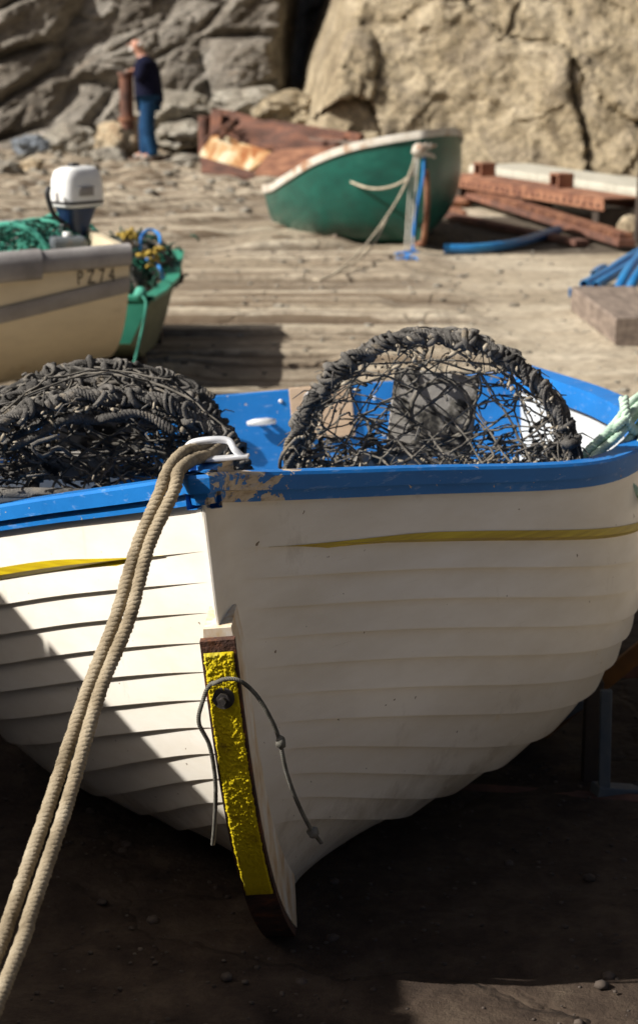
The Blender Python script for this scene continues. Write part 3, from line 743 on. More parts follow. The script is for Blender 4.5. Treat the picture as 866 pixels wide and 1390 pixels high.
def make_pot(name, label, R, L, seed, mats, group, nh=3, squash=1.0, detail=True, mesh_i=16, cordr=.0023, slab=True, debris=900, loose=True, tangle=260):
    rnd = random.Random(seed); root = empty(name, (0, 0, 0)); tag(root, label, 'lobster pot', group)
    for k in range(nh):
        mb = MB(); y = L*k/(nh-1); Rk = R*(1+rnd.uniform(-.02, .02))
        pth = hoop_path(Rk, y, 40, 0, squash); pth = [p+V((.008*noise.noise(p*6+V((k, 0, 0))), .012*noise.noise(p*5), .010*noise.noise(p*7))) for p in pth]
        if detail: lashed(mb, pth, .0115 if k in (0,) else .0095, rnd)
        else: mb.rope(pth, .014, .04, 3, 5); 
        mb.build('hoop', mats[0], root)
    if detail:
        # second rope laid beside the front hoop, and along the crown
        for off, name_ in ((.05, 'hoop_lashing'), (.11, 'hoop_lashing')):
            mb = MB(); pth = [p+V((.012*noise.noise(p*11), .012*noise.noise(p*9)+off*(.5+.5*sin(p.z*9+seed)), -.004+.01*noise.noise(p*13))) for p in hoop_path(R*.995, 0, 40, 0, squash)]
            lashed(mb, pth, .0065, rnd, dens=.7); mb.build(name_, mats[0], root)
    mb = MB()
    for (a, b_) in (((-R, 0, 0), (R, 0, 0)), ((-R, L, 0), (R, L, 0)), ((-R, 0, 0), (-R, L, 0)), ((R, 0, 0), (R, L, 0)), ((0, 0, 0), (0, L, 0)), ((-R*.5, 0, 0), (-R*.5, L, 0)), ((R*.5, 0, 0), (R*.5, L, 0)), ((-R, L/2, 0), (R, L/2, 0))):
        mb.tube([a, b_], .012, 8)
    mb.build('base_frame', mats[0], root)
    mb = MB()
    for i, an in enumerate((.18, .5, .82)):
        an *= pi; p0 = V((-R*cos(an), 0, R*squash*sin(an))); p1 = p0+V((0, L, 0))
        mb.rope([p0, p0.lerp(p1, .5)+V((0, 0, -.01)), p1], .009, .024, 3, 5)
    mb.build('stringer', mats[0], root)
    J = {}
    def jit(key, s=.006):
        if key not in J: J[key] = V((rnd.gauss(0, s), rnd.gauss(0, s), rnd.gauss(0, s)))
        return J[key]
    # end faces
    for face, y0, bulge in ((0, 0.0, .10), (1, L, -.06)):
        mb = MB(); ni = mesh_i; nj = 8
        def P(i, j, y0=y0, bulge=bulge, face=face):
            t = j/nj; ph = pi*(1-i/ni); tp = V((R*cos(ph), 0, R*squash*sin(ph))); bt = V((R*.80*(i/ni*2-1), 0, .0))
            q = bt.lerp(tp, t**.9); q.y = y0+bulge*sin(pi*t)*(.4+.6*sin(pi*i/ni)); return q+jit((face, i, j), .0035 if 0 < j < nj else .001)
        netting(mb, P, ni, nj, cordr, rnd, skip=.03 if loose else 0); mb.build('end_netting', mats[1], root)
    # curved cover
    mb = MB(); nj = max(4, int(L/.045)); ni = int(R*pi/.034)//2*2
    def P(i, j):
        ph = pi*(1-i/ni); sag = 1-.05*abs(sin(pi*j/nj*(nh-1)))
        return V((R*sag*cos(ph), L*j/nj, R*squash*sag*sin(ph)))+jit(('c', i, j), .006)
    netting(mb, P, ni, nj, cordr*1.15, rnd, skip=.02); mb.build('cover_netting', mats[1], root)
    # funnel
    mb = MB(); ni = 12; nj = 4
    def P(i, j):
        t = j/nj; ph = 2*pi*i/ni; big = V((R*.85*cos(ph), .03, R*.45+R*.42*sin(ph))); small = V((.07*cos(ph)+.02, L*.42, R*.45+.07*sin(ph)))
        return big.lerp(small, t)+jit(('f', i % ni, j), .005)
    netting(mb, P, ni, nj, cordr, rnd); mb.tube([V((.07*cos(a)+.02, L*.42, R*.45+.07*sin(a))) for a in [2*pi*k/20 for k in range(20)]], .006, 6, closed=True)
    mb.build('funnel', mats[1], root)
    if slab:
        mb = MB(); mb.box((.0, L*.55, R*.42), (R*.62, .02, R*.62), Matrix.Rotation(.12, 3, 'Y') @ Matrix.Rotation(.1, 3, 'X'), .004); mb.build('parlour_board', M['slab'], root, False)
        mb = MB(); mb.box((-R*.3, L*.3, .03), (R*.5, .08, .05), Matrix.Rotation(.4, 3, 'Z'), .01); mb.build('weight', M['slab'], root, False)
    if debris:
        mb = MB()
        for i in range(debris):
            t = rnd.random()
            if t < .62: c = V((rnd.uniform(-.9, .9)*R, rnd.uniform(0, L), rnd.uniform(.005, .045)))
            else:
                ph = rnd.uniform(0, pi); k = rnd.uniform(.8, 1.0); c = V((R*k*cos(ph), rnd.choice([0, L/2])+rnd.gauss(0, .03), R*k*squash*sin(ph)))
            mb.blob(c, rnd.choice([.002, .003, .004, .005, .008]), 1, .6, 2, (rnd.uniform(.5, 1.7), rnd.uniform(.4, 1), rnd.uniform(.3, .8)), Matrix.Rotation(rnd.uniform(0, 3), 3, 'Y'), seed=i)
        tag(mb.build('shells', M['shell'], root), kind='stuff')
        mb = MB()     # trailing weed and twine ends
        for i in range(tangle):      # loose loops of old twine snarled on the frame
            ph = pi*rnd.random(); y_ = rnd.uniform(0, L); k_ = rnd.uniform(.75, 1.03) if rnd.random() < .5 else rnd.uniform(.2, 1); low = rnd.random() < .55
            c = V((R*(rnd.uniform(-.97, .97) if low else k_*cos(ph)), y_, rnd.uniform(.0, .09) if low else R*squash*k_*sin(ph))); q = [c]
            for _ in range(4):
                c = c+V((rnd.gauss(0, .03), rnd.gauss(0, .02), rnd.gauss(0, .016)))
                rad = sqrt(c.x*c.x+(max(c.z, 0)/squash)**2)
                if rad > R*1.05: c = V((c.x*R*1.05/rad, c.y, c.z*R*1.05/rad))
                c.y = min(max(c.y, -.03), L+.03); q.append(c)
            mb.tube(curve(q, 3), rnd.choice([.0018, .0025, .0035, .005]), 4)
        for i in range(90):
            ph = rnd.uniform(.05, pi-.05); c = V((R*cos(ph), rnd.choice([0, 0, .05, L/2, L])+rnd.gauss(0, .02), R*squash*sin(ph))); d = V((rnd.gauss(0, 1), rnd.gauss(0, .7), rnd.gauss(-.2, .7))).normalized()
            l = rnd.uniform(.02, .07); mb.tube([c, c+d*l*.5+V((0, 0, .004)), c+d*l+V((0, 0, -.012))], [.0025, .002, .001], 4)
        tag(mb.build('twine_ends', mats[0], root), kind='stuff')
    return root
G1 = 'lobster pots in the white boat'
pot = make_pot('lobster_pot', 'dark domed lobster pot on the right of the white boat, its mesh front facing us', .325, .52, 21, (M['potrope'], M['net']), G1, cordr=.0028, tangle=170)
pf = W(585, 640, 4.16)
pot.location = (pf.x, 4.16, pf.z-.02); pot.rotation_euler = (radians(-9), radians(-1), radians(-4)); 
potb = make_pot('lobster_pot', 'shaggy flatter lobster pot at the left of the white boat, behind the rope', .305, .60, 33, (M['potrope'], M['net']), G1, squash=.68, cordr=.0028, tangle=320, debris=800)
pf = W(138, 662, 3.93); potb.location = (pf.x+.01, 3.93, pf.z-.015); potb.rotation_euler = (radians(-3), radians(3), radians(7))
# loose black lashing wire on the right pot
mb = MB(); q = curve([W(742, 520, 4.25), W(762, 545, 4.2), W(772, 580, 4.15), W(786, 618, 4.12), W(788, 632, 4.1)], 8); mb.tube(q, .0022, 5)
q = curve([W(748, 535, 4.25), W(766, 575, 4.2), W(778, 625, 4.12)], 8); mb.tube(q, .0018, 5); o = mb.build('lashing', M['black']); o.parent = pot; 
bpy.context.view_layer.update(); o.matrix_parent_inverse = pot.matrix_world.inverted()
# extra bundled rope laid over the left pot
mb = MB(); rr = random.Random(8)
for k in range(15):
    x0 = rr.uniform(0, 60); y0 = rr.uniform(505, 575)
    pts = []
    for s in range(7):
        t = s/6; px = x0+t*rr.uniform(200, 260); arch = -1
        py = 566+((px-150)/190.)**2*80-k*4.9+rr.gauss(0, 5); pts.append(W(px, py, 3.92+k*.055+rr.gauss(0, .012)))
    cv = curve(pts, 6)
    (mb.rope(cv, rr.uniform(.006, .0105), .024, 3, 5))
o = mb.build('rope_bundle', M['potrope']); o.parent = potb; o.matrix_parent_inverse = potb.matrix_world.inverted()

# pale green rope hung over the right gunwale
mb = MB(); rr = random.Random(4)
for k, (a, b_, c) in enumerate([((858, 545), (830, 580), (792, 618)), ((866, 560), (838, 592), (806, 620)), ((872, 572), (850, 600), (826, 622)), ((880, 580), (866, 604), (846, 622)), ((888, 590), (880, 606), (864, 624)), ((870, 548), (846, 570), (800, 612))]):
    Y0 = 4.35+rr.uniform(-.03, .05); far_ = 4.55
    pts = [W(a[0]+60, a[1]-18, far_+.1), W(a[0]+22, a[1]-12, far_), W(*a, far_-.05), W(*b_, Y0+.04), W(*c, Y0), W(c[0]-16, c[1]+26, Y0-.03), W(c[0]+20, c[1]+60, Y0)]
    mb.rope(curve(pts, 10), .0105, .030, 3, 6)
mb.rope(curve([W(846, 540, 4.42), W(850, 566, 4.40), W(862, 585, 4.41), W(884, 570, 4.44), W(900, 548, 4.46)], 8), .0125, .03, 3, 6)
tag(mb.build('rope_coil', M['greenrope']), 'pale green rope coiled inside the right side of the white boat', 'rope')

# ------------------------------------------------------------------ launching trolley under the white boat
tr = empty('boat_trolley', (.6, 4.6, 0)); tag(tr, 'rusty frame with faded blue paint under the white boat, seen at the right', 'trolley')
def bar(name, a, b_, w, h, mat, parent, bev=.004):
    a = V(a); b_ = V(b_); d = b_-a; L = d.length; rot = d.to_track_quat('X', 'Z').to_matrix()
    mb = MB(); mb.box((a+b_)/2, (L, w, h), rot, bev); o = mb.build(name, mat, None, False)
    if parent: o.parent = parent; o.matrix_parent_inverse = Matrix.Translation(-parent.location)
    return o
bar('cross_beam', W(380, 1062, 4.62), W(960, 1100, 4.45), .05, .045, M['rust_brown'], tr)
bar('cross_beam', W(400, 1038, 4.85), W(800, 1056, 4.80), .03, .03, M['frame_blue'], tr)
bar('side_rail', W(806, 1072, 4.50), W(960, 1082, 4.60), .05, .03, M['frame_blue'], tr)
bar('post', W(800, 1072, 4.62), W(806, 922, 4.62), .045, .045, M['darkwood'], tr)
bar('post', W(819, 1072, 4.50), W(822, 936, 4.50), .018, .03, M['frame_blue'], tr)
bar('support_arm', W(735, 992, 4.95), W(900, 858, 4.85), .045, .045, M['frame_orange'], tr)
bar('support_arm', W(690, 1010, 4.9), W(790, 946, 4.85), .04, .05, M['frame_blue'], tr)
bar('axle', (-.9, 5.1, .12), (1.0, 5.1, .12), .04, .04, M['rust_brown'], tr)
for sx_ in (-1.0, 1.12):
    mb = MB(); mb.tube([V((sx_, 5.1, .16))+V((.0, .12*cos(a), .12*sin(a))) for a in [2*pi*k/28 for k in range(28)]], .04, 10, closed=True); mb.tube([V((sx_-.03, 5.1, .16)), V((sx_+.03, 5.1, .16))], .085, 16)
    o = mb.build('wheel', M['black']); o.parent = tr; o.matrix_parent_inverse = Matrix.Translation(-tr.location)

# added wall, out of view to the left, placed to throw shade on the bow and the foreground
mb = MB(); rr = random.Random(2)
WX = -1.95; WT = 1.73
for row in range(9):
    y = -3.2+rr.uniform(-.2, 0); hh = WT/9
    while y < 5.2:
        l = min(rr.uniform(.25, .6), 5.25-y)
        if l < .1: break
        mb.box((WX-.2+rr.uniform(-.008, .008), y+l/2, hh*(row+.5)), (.4, l-.008, hh-.006), bev=.006); y += l
mb.box((WX-.21, 1.0, WT/2-.004), (.34, 8.2, WT-.016))
tag(mb.build('added_shade_wall', M['boulder'], None, False), 'added grey stone block wall, unseen left of the white boat, shading the foreground', 'wall')

# ------------------------------------------------------------------ cream boat with outboard (left)
CH = Hull(3.4, [0, .05, .15, .3, .5, .75, 1.0], [1.03, 1.01, .97, .92, .88, .88, .91], [.02, .12, .34, .58, .72, .74, .66],
          [0, .15, .4, 1], [1.3, 1.9, 2.0, 2.0], .5, 3.0, rocker=.34)
cb = empty('cream_boat', (0, 0, 0)); tag(cb, 'cream dinghy with grey rubber rail and grey stripe at the left edge', 'dinghy', 'boats drawn up on the slipway')
ang = radians(-(90-18))            # local +Y (stern) points right and away
near_corner = W(176, 345, 8.35)
R_ = Matrix.Rotation(ang, 4, 'Z')
cl_ = CH.p(1, 1, 1); off = R_ @ V((cl_.x, cl_.y, 0))
cb.matrix_world = Matrix.Translation((near_corner.x-off.x, near_corner.y-off.y, 0.02)) @ R_
CBM = cb.matrix_world.copy()
hull_shell(CH, M['cream'], cb); inner_shell(CH, M['inner'], cb); transom(CH, M['cream'], cb, .035, .02)
sweep_rail(CH, [(.0, -.055), (.022, -.06), (.036, -.045), (.040, -.01), (.034, .02), (.018, .034), (-.02, .034), (-.03, .02), (-.03, -.03)], M['grey_rail'], cb, 'rail', sharp=60)
# overlapping rail sleeves
for u0, u1, g_ in ((.60, .77, .010), (.77, .885, .006)):
    pr = [(.0, -.080-g_*.3), (.03+g_, -.082), (.044+g_, -.06), (.048+g_, -.01), (.042+g_, .024), (.020, .042+g_*.4), (-.025, .040+g_*.4), (-.038, .02), (-.036, -.03)]
    sweep_rail(CH, pr, M['grey_rail'], cb, 'rail_sleeve', 24, u0, u1, (1,), sharp=60)
mb = MB()
for s_ in (1, -1):
    rows = []
    for i in range(61):
        u = .02+.98*i/60; dd = lerp_tab([0, .5, .82, .9, 1], [.25, .28, .235, .195, .145], u); sh = CH.p(u, 1, 1).z
        rows.append([CH.p(u, CH.v_at(u, sh-dd+.034*(1-k*2/3)), s_, (.011, .017, .017, .011)[k]) for k in range(4)])
    mb.grid(rows)
mb.build('stripe', M['grey_rail'], cb, True, 40)
# registration letters, painted letter by letter on the hull side
def letter(ch, u, v, size, parent):
    cu = bpy.data.curves.new('letter', 'FONT'); cu.body = ch; cu.size = size; cu.extrude = .0006; cu.align_x = 'CENTER'; cu.align_y = 'CENTER'
    tmp = bpy.data.objects.new('tmp', cu); COL.objects.link(tmp); bpy.context.view_layer.update()
    me = bpy.data.meshes.new_from_object(tmp.evaluated_get(bpy.context.evaluated_depsgraph_get())); bpy.data.objects.remove(tmp)
    me.materials.clear(); me.materials.append(M['letter'])
    o = bpy.data.objects.new('registration_letter', me); COL.objects.link(o); o.parent = parent
    P = CH.p(u, v, 1, .004); tx = (CH.p(u+.01, v, 1)-CH.p(u-.01, v, 1)).normalized(); ty = (CH.p(u, v+.01, 1)-CH.p(u, v-.01, 1)).normalized(); n_ = tx.cross(ty).normalized(); ty = n_.cross(tx)
    o.matrix_local = Matrix.Translation(P) @ Matrix((tx*.62, ty, n_)).transposed().to_4x4(); return o
M['letter'] = simple('worn black lettering', [(.42, (.30, .25, .17)), (.52, (.06, .05, .04))], .8, 30, None)
for ch, u in (('P', .936), ('Z', .950), ('7', .964), ('4', .977)): letter(ch, u, CH.v_at(u, CH.p(u, 1, 1).z-.100), .092, cb)
# outboard
ob = empty('outboard_engine', (0, 0, 0)); tag(ob, 'white cowled outboard engine with blue leg on the stern of the cream boat', 'outboard')
tc_ = CBM @ CH.p(1, 1, 1).lerp(CH.p(1, 1, -1), .5); print('transom centre', tc_)
OB = Matrix.Translation((tc_.x-.16, tc_.y+.0, tc_.z+.02)) @ Matrix.Rotation(ang+.5, 4, 'Z') @ Matrix.Scale(.86, 4); ob.matrix_world = OB; 
def lathe_box(secs, n=20, e=3.0):
    mb = MB(); rows = []
    for (cx_, cy_, z, rx, ry) in secs:
        rows.append([V((cx_+rx*abs(cos(a))**(2/e)*(1 if cos(a) > 0 else -1), cy_+ry*abs(sin(a))**(2/e)*(1 if sin(a) > 0 else -1), z)) for a in [2*pi*k/n for k in range(n)]])
    mb.grid(rows, close_v=True); mb.f.append(tuple(range(n))[::-1]); mb.f.append(tuple((len(rows)-1)*n+k for k in range(n))); return mb
lathe_box([(0, .10, .13, .085, .12), (0, .10, .14, .098, .135), (0, .10, .20, .100, .14), (0, .10, .28, .094, .135), (0, .10, .325, .082, .12), (0, .11, .345, .06, .09), (0, .11, .35, .02, .03)], 32, 3.6).build('cowling', M['cowl'], ob, True, 50)
mb = lathe_box([(0, .10, .150, .1005, .1375), (0, .10, .158, .1015, .1385), (0, .10, .166, .1008, .138)], 32, 3.6); mb.build('seam', M['black'], ob, True, 50)
mb = MB(); mb.box((.0, -.035, .19), (.03, .012, .05), bev=.004); mb.build('latch', M['grey_rail'], ob); mb = MB(); mb.box((.103, .08, .22), (.006, .10, .05), bev=.002); mb.build('side_vent', M['grey_rail'], ob)
lathe_box([(0, .09, .0, .045, .06), (0, .09, .06, .06, .085), (0, .09, .128, .085, .11)], 24, 3).build('lower_cover', M['engine_blue'], ob, True, 50)
lathe_box([(0, .10, .0, .035, .05), (0, .10, -.30, .028, .05), (0, .11, -.52, .022, .06)], 16, 2).build('leg', M['engine_blue'], ob, True, 50)
mb = MB(); mb.box((0, .12, -.40), (.13, .18, .012), bev=.003); mb.tube([V((0, .03, -.55)), V((0, .08, -.55)), V((0, .20, -.55))], [.01, .035, .025], 14); mb.box((0, .10, -.62), (.012, .12, .12), bev=.003)
for k in range(3):
    a = 2*pi*k/3; mb.blob((.05*cos(a), .215, -.55+.05*sin(a)), .045, 2, 0, sc=(.9, .15, .9))
mb.build('gearcase', M['engine_blue'], ob)
mb = MB(); mb.box((0, -.02, -.03), (.10, .05, .16), bev=.006); mb.tube([V((-.035, -.05, -.08)), V((-.035, -.11, -.08))], .008, 8); mb.tube([V((.035, -.05, -.08)), V((.035, -.11, -.08))], .008, 8)
mb.build('clamp', M['black'], ob)
mb = MB(); mb.tube(curve([V((.0, .0, .05)), V((.02, -.08, .10)), V((.02, -.12, .20)), V((.02, -.11, .25))], 6), .014, 8); mb.build('tiller', M['black'], ob)
mb = MB(); mb.box((0, .08, .355), (.045, .05, .02), bev=.005); mb.build('starter_handle', M['black'], ob)
# teal netted pot in the cream boat
GP = 'lobster pots in the boats at the left'
p3 = make_pot('lobster_pot', 'small pot bound in teal twine inside the cream boat', .21, .5, 41, (M['teal'], M['darkgreen_net']), GP, squash=.85, detail=False, mesh_i=10, cordr=.004, slab=False, debris=60)
q = W(18, 352, 8.75); p3.location = (q.x, 8.75, q.z-.02); p3.rotation_euler = (0, 0, radians(-20))
mb = MB(); q0 = W(100, 352, 8.95)
for k in range(60):
    c = q0+V((rr.uniform(-.28, .25), rr.uniform(-.1, .25), rr.uniform(-.03, .06))); mb.blob(c, rr.uniform(.012, .03), 1, .4, 2, seed=k)
o = mb.build('bait_scraps', M['rubble'] if 'rubble' in M else M['boulder_rust']); tag(o, 'heap of brown and pale bait scraps on the stern of the cream boat', 'bait', kind='stuff')
mb = MB(); c0 = CBM @ V((0, 2.95, .74)); mb.box((0, 0, 0), (1.24, .34, .03), bev=.005); o = mb.build('thwart', M['inner'], cb, False); o.location = (0, 2.95, .70)
mb = MB(); mb.box((0, 0, 0), (.17, .12, .08), Matrix.Rotation(.3, 3, 'Z'), .02); o = mb.build('fuel_tank', M['frame_blue'], None, False); q = W(92, 330, 8.75); o.location = q+V((0, 0, -.01))
mb = MB(); mb.tube([V((0, 0, .03)), V((0, 0, .06))], .02, 12); f_ = mb.build('cap', M['cowl'], o)
tag(o, 'faded blue fuel tank with white cap below the outboard engine', 'fuel tank')

# ------------------------------------------------------------------ green punt
pc = W(205, 408, 9.9); zt = pc.z; Xr = pc.x
far_r = W(244, 343, 12.0); print('punt', pc, far_r)
pu = empty('green_punt', (Xr-.55, 9.9, 0)); tag(pu, 'square ended green punt between the cream boat and the white boat', 'punt', 'boats drawn up on the slipway')
def ploft(x0, x1, secs, th=.03):
    mb = MB(); rows = []
    for (y, zb, zt_, w0, w1) in secs:      # bottom z, top z, bottom half width, top half width
        rows.append([V((-w1, y, zt_)), V((-w0, y, zb)), V((w0, y, zb)), V((w1, y, zt_)), V((w1-th, y, zt_)), V((w0-th, y, zb+th)), V((-w0+th, y, zb+th)), V((-w1+th, y, zt_))])
    mb.grid(rows, close_v=True); return mb
secs = [(0, .30, zt, .44, .55), (.45, .14, zt-.02, .46, .58), (1.1, .10, zt-.03, .48, .60), (2.1, .12, far_r.z-.0, .46, .56)]
ploft(0, 0, secs).build('side_planking', M['green_side'], pu, True, 25)
mb = MB(); mb.prism([V((-.55, -.012, zt)), V((-.44, -.012, .28)), V((.44, -.012, .28)), V((.55, -.012, zt))], (0, .03, 0)); mb.build('bow_board', M['green_pale'], pu, False)
mb = MB(); mb.prism([V((-.56, 2.09, far_r.z)), V((-.46, 2.09, .12)), V((.46, 2.09, .12)), V((.56, 2.09, far_r.z))], (0, .03, 0)); mb.build('stern_board', M['green_pale'], pu, False)
for s_ in (-1, 1):
    mb = MB(); rows = []
    for (y, zb, zt_, w0, w1) in secs:
        rows.append([V((s_*(w1-.055), y-.02, zt_)), V((s_*(w1+.02), y-.02, zt_)), V((s_*(w1+.02), y-.02, zt_+.022)), V((s_*(w1-.055), y-.02, zt_+.022))])
    mb.grid(rows, close_v=True); mb.f += [(0, 1, 2, 3), tuple(12+k for k in (3, 2, 1, 0))]; mb.build('gunwale', M['green_pale'], pu, False)
for y_ in (.5, 1.6):
    mb = MB(); mb.box((0, y_, .055), (.95, .12, .13), bev=.01); mb.build('skid', M['darkwood'], pu, False)
mb = MB(); mb.box((0, .02, zt+.012), (1.12, .08, .024), bev=.003); mb.build('bow_rail', M['green_pale'], pu, False)
mb = MB(); mb.tube(curve([V((.5, -.04, zt+.04)), V((.53, -.06, zt-.02)), V((.48, -.07, .25)), V((.42, -.10, .06)), V((.38, -.14, .01))], 8), .007, 6); mb.blob((.5, -.02, zt+.04), .035, 2, .4, 3); mb.build('painter', M['teal'], pu)
for k, (px, py, Y, lab, R0) in enumerate([(196, 404, 10.35, 'dark weed hung pot at the bow end of the green punt', .27), (212, 372, 11.1, 'pot tangled with yellow and blue twine in the green punt', .25)]):
    pp = make_pot('lobster_pot', lab, R0, .45, 50+k, (M['potrope'], M['darkgreen_net']), GP, squash=1.15, detail=False, mesh_i=10, cordr=.0045, slab=False, debris=60)
    q = W(px, py, Y); pp.location = (Xr-.36+.10*k, Y, .40); pp.rotation_euler = (0, 0, radians(5-12*k))
    mb = MB(); rr = random.Random(k+3)
    for s in range(120):
        c = V((rr.gauss(0, .13), rr.uniform(0, .42), rr.uniform(.05, .3))); d = V((rr.gauss(0, 1), rr.gauss(0, 1), rr.gauss(0, 1))).normalized()*.07
        mb.tube([c, c+d*.5+V((0, 0, .015)), c+d], .007, 4)
    tag(mb.build('weed', M['darkgreen_net'], pp), kind='stuff')
tw = [(M['yellowcord'], [(172, 322), (185, 318), (196, 345), (205, 352), (215, 356), (200, 362)], 'tangle of yellow twine lying on the pots in the green punt'),
      (M['bluecord'], [(192, 340), (192, 322), (203, 312), (216, 318), (218, 330)], 'loop of blue twine standing on the pots in the green punt'),
      (M['bluecord'], [(200, 352), (208, 353), (218, 365), (222, 378)], 'short length of blue twine hanging down the pots in the green punt')]
for mt, pp, lab in tw:
    mb = MB(); mb.tube(curve([W(a_, b2, 10.55+.1*sin(a_)) for a_, b2 in pp], 8), .010, 6)
    if mt is M['yellowcord']:
        for k in range(24):
            a_, b2 = rr.choice([(172, 322), (184, 320), (203, 352), (212, 344), (200, 342)]); c = W(a_+rr.gauss(0, 4), b2+rr.gauss(0, 4), 10.5); mb.tube([c, c+V((rr.gauss(0, .02), rr.gauss(0, .02), rr.gauss(0, .02)))], .011, 6)
    tag(mb.build('twine', mt), lab, 'twine')

# ------------------------------------------------------------------ green dinghy (centre)
DH = Hull(2.7, [0, .05, .15, .3, .5, .75, 1.0], [.93, .925, .90, .83, .72, .63, .61], [.02, .24, .50, .68, .76, .72, .60],
          [0, .15, .4, 1], [1.5, 2.3, 3.0, 3.0], .24, 3.0, rocker=.06, lin=-.08)
gd = empty('green_dinghy', (0, 0, 0)); tag(gd, 'green dinghy with worn white rail, bow towards us, on the slipway', 'dinghy', 'boats drawn up on the slipway')
fb = W(587, 338, 16.6)
gd.matrix_world = Matrix.Translation((fb.x, 16.6, .09)) @ Matrix.Rotation(radians(19), 4, 'Z') @ Matrix.Rotation(radians(-5.6), 4, 'X') @ Matrix.Rotation(radians(-6), 4, 'Y')
GM = gd.matrix_world.copy()
hull_shell(DH, M['green'], gd, nu=50, nv=26); inner_shell(DH, M['dinghy_in'], gd); transom(DH, M['green'], gd, .04, .0)
sweep_rail(DH, [(.0, -.035), (.022, -.035), (.026, .0), (.022, .03), (-.035, .03), (-.04, .0), (-.018, -.02)], M['dinghy_rail'], gd, 'rail', sharp=40)
mb = MB(); l_, r2_ = DH.p(1, 1, -1), DH.p(1, 1, 1); mb.box((0, l_.y-.02, l_.z+.018), (r2_.x*2+.02, .09, .05), bev=.01); mb.build('transom_cap', M['dinghy_rail'], gd, False)
for y, z in ((1.15, .48), (2.1, .42)):
    mb = MB(); mb.box((0, y, z), (1.12, .26, .03), bev=.005); mb.build('thwart', M['dinghy_in'], gd, False)
mb = MB(); mb.box((0, .40, .80), (.42, .05, .10), bev=.01); mb.build('breasthook', M['dinghy_in'], gd, False)
mb = MB(); pts = []
for i in range(26):
    h = .62-.62*i/25; v = DH.v_at(0, max(h, 0.001)); p = DH.p(0, v, 1); pts.append(V((0, p.y-.012, max(p.z, .0))))
pts += [V((0, .5, -.012)), V((0, 2.4, .02))]
mb.tube(pts, .026, 8); mb.build('keel_band', M['rust_pale'], gd)
# supports
for px, py, Y in ((470, 335, 17.5), (560, 338, 17.9)):
    mb = MB(); mb.box((0, 0, 0), (.28, .16, .10), bev=.01); q = G(px, py-4); o = mb.build('chock', M['timber'], None, False); o.location = (q.x, Y, .05); o.rotation_euler = (0, 0, .4)
    tag(o, 'short timber chock under the %s of the green dinghy' % ('stern end' if px < 500 else 'bow end'), 'chock')
# ropes on the dinghy bow
kb = GM @ (DH.p(0, .93, 1)+V((0, -.05, .0))); ky = kb.y
print('dinghy bow', kb)
mb = MB(); mb.tube(curve([W(459, 230, ky+.72), W(475, 246, ky+.35), W(505, 256, ky+.1), W(535, 252, ky), W(560, 236, ky-.02), W(562, 225, ky-.02)], 10), .011, 6)
tag(mb.build('rope', M['creamrope']), 'cream rope sagging along the side of the green dinghy', 'rope')
mb = MB()
gnd = G(437, 378)
mb.tube(curve([W(566, 205, ky), W(556, 235, ky-.05), W(540, 270, ky-.15), W(510, 315, ky-.6), W(485, 345, 15.3), W(455, 370, 14.75), gnd+V((0, 0, .01)), gnd+V((-.08, .2, .01))], 10), .009, 6)
mb.tube(curve([W(566, 205, ky), W(552, 248, ky-.05), W(528, 290, ky-.25), W(505, 335, 15.7), W(480, 358, 15.0), W(440, 378, 14.3), W(425, 380, 14.35)], 10), .008, 6)
tag(mb.build('mooring_rope', M['creamrope']), 'pair of slack grey lines from the dinghy bow to the ground at left', 'rope')
mb = MB()
for d in (0, 5, 9): mb.tube(curve([W(563+d*.6, 208, ky-.01), W(556+d, 250, ky-.05), W(553+d, 290, ky-.05), W(550+d*1.2, 338, ky-.15)], 8), .0065, 6)
for k in range(26):
    a = rr.uniform(-.3, 3.4); mb.tube([W(570, 203, ky-.04), W(570+26*abs(cos(a))*rr.uniform(.2, 1), 203+rr.uniform(-9, 12), ky-.06)], .010, 5)
mb.blob(W(568, 204, ky-.03), .06, 2, .4, 3)
tag(mb.build('rope', M['dinghy_rail']), 'frayed pale rope ends knotted at the bow of the green dinghy', 'rope')
mb = MB(); mb.tube(curve([W(575, 212, ky-.03), W(574, 240, ky-.05), W(567, 275, ky-.06), W(562, 310, ky-.1), W(560, 340, ky-.2), W(552, 352, 15.6)], 8), .013, 6)
for k in range(22):
    p = G(rr.uniform(530, 572), rr.uniform(343, 356), .02); q = G(rr.uniform(530, 572), rr.uniform(343, 356), .05); mb.tube(curve([p, p.lerp(q, .5)+V((0, 0, .03)), q], 4), .007, 5)
tag(mb.build('rope', M['bluecord']), 'bright blue rope hanging from the dinghy bow into a tangle on the ground', 'rope')

# ------------------------------------------------------------------ rusty ironwork
def quad_plate(name, pts, th, mat, parent=None, n=24, wob=.03):
    a, b_, c, d = [V(p) for p in pts]; nrm = (b_-a).cross(d-a).normalized()
    mb = MB(); r0 = []; r1 = []
    for i in range(n+1):
        x0 = []; x1 = []
        for j in range(n+1):
            p = a.lerp(b_, i/n).lerp(d.lerp(c, i/n), j/n); p = p+nrm*wob*noise.noise(p*1.8); x0.append(p); x1.append(p+nrm*th)
        r0.append(x0); r1.append(x1)
    mb.grid(r0); mb.grid([list(r) for r in r1]); mb.grid([r0[0], r1[0]]); mb.grid([r0[-1], r1[-1]]); mb.grid([[r[0] for r in r0], [r[0] for r in r1]]); mb.grid([[r[-1] for r in r0], [r[-1] for r in r1]])
    return mb.build(name, mat, parent, True, 35)
sp = empty('steel_ramp', (0, 0, 0)); tag(sp, 'heap of rust brown steel plates with one pale streaked panel, left of the green dinghy', 'steel plates')
quad_plate('streaked_panel', [W(272, 213, 26.2), W(338, 237, 25.2), W(374, 212, 26.2), W(290, 186, 27.4)], .05, M['panel'], sp)
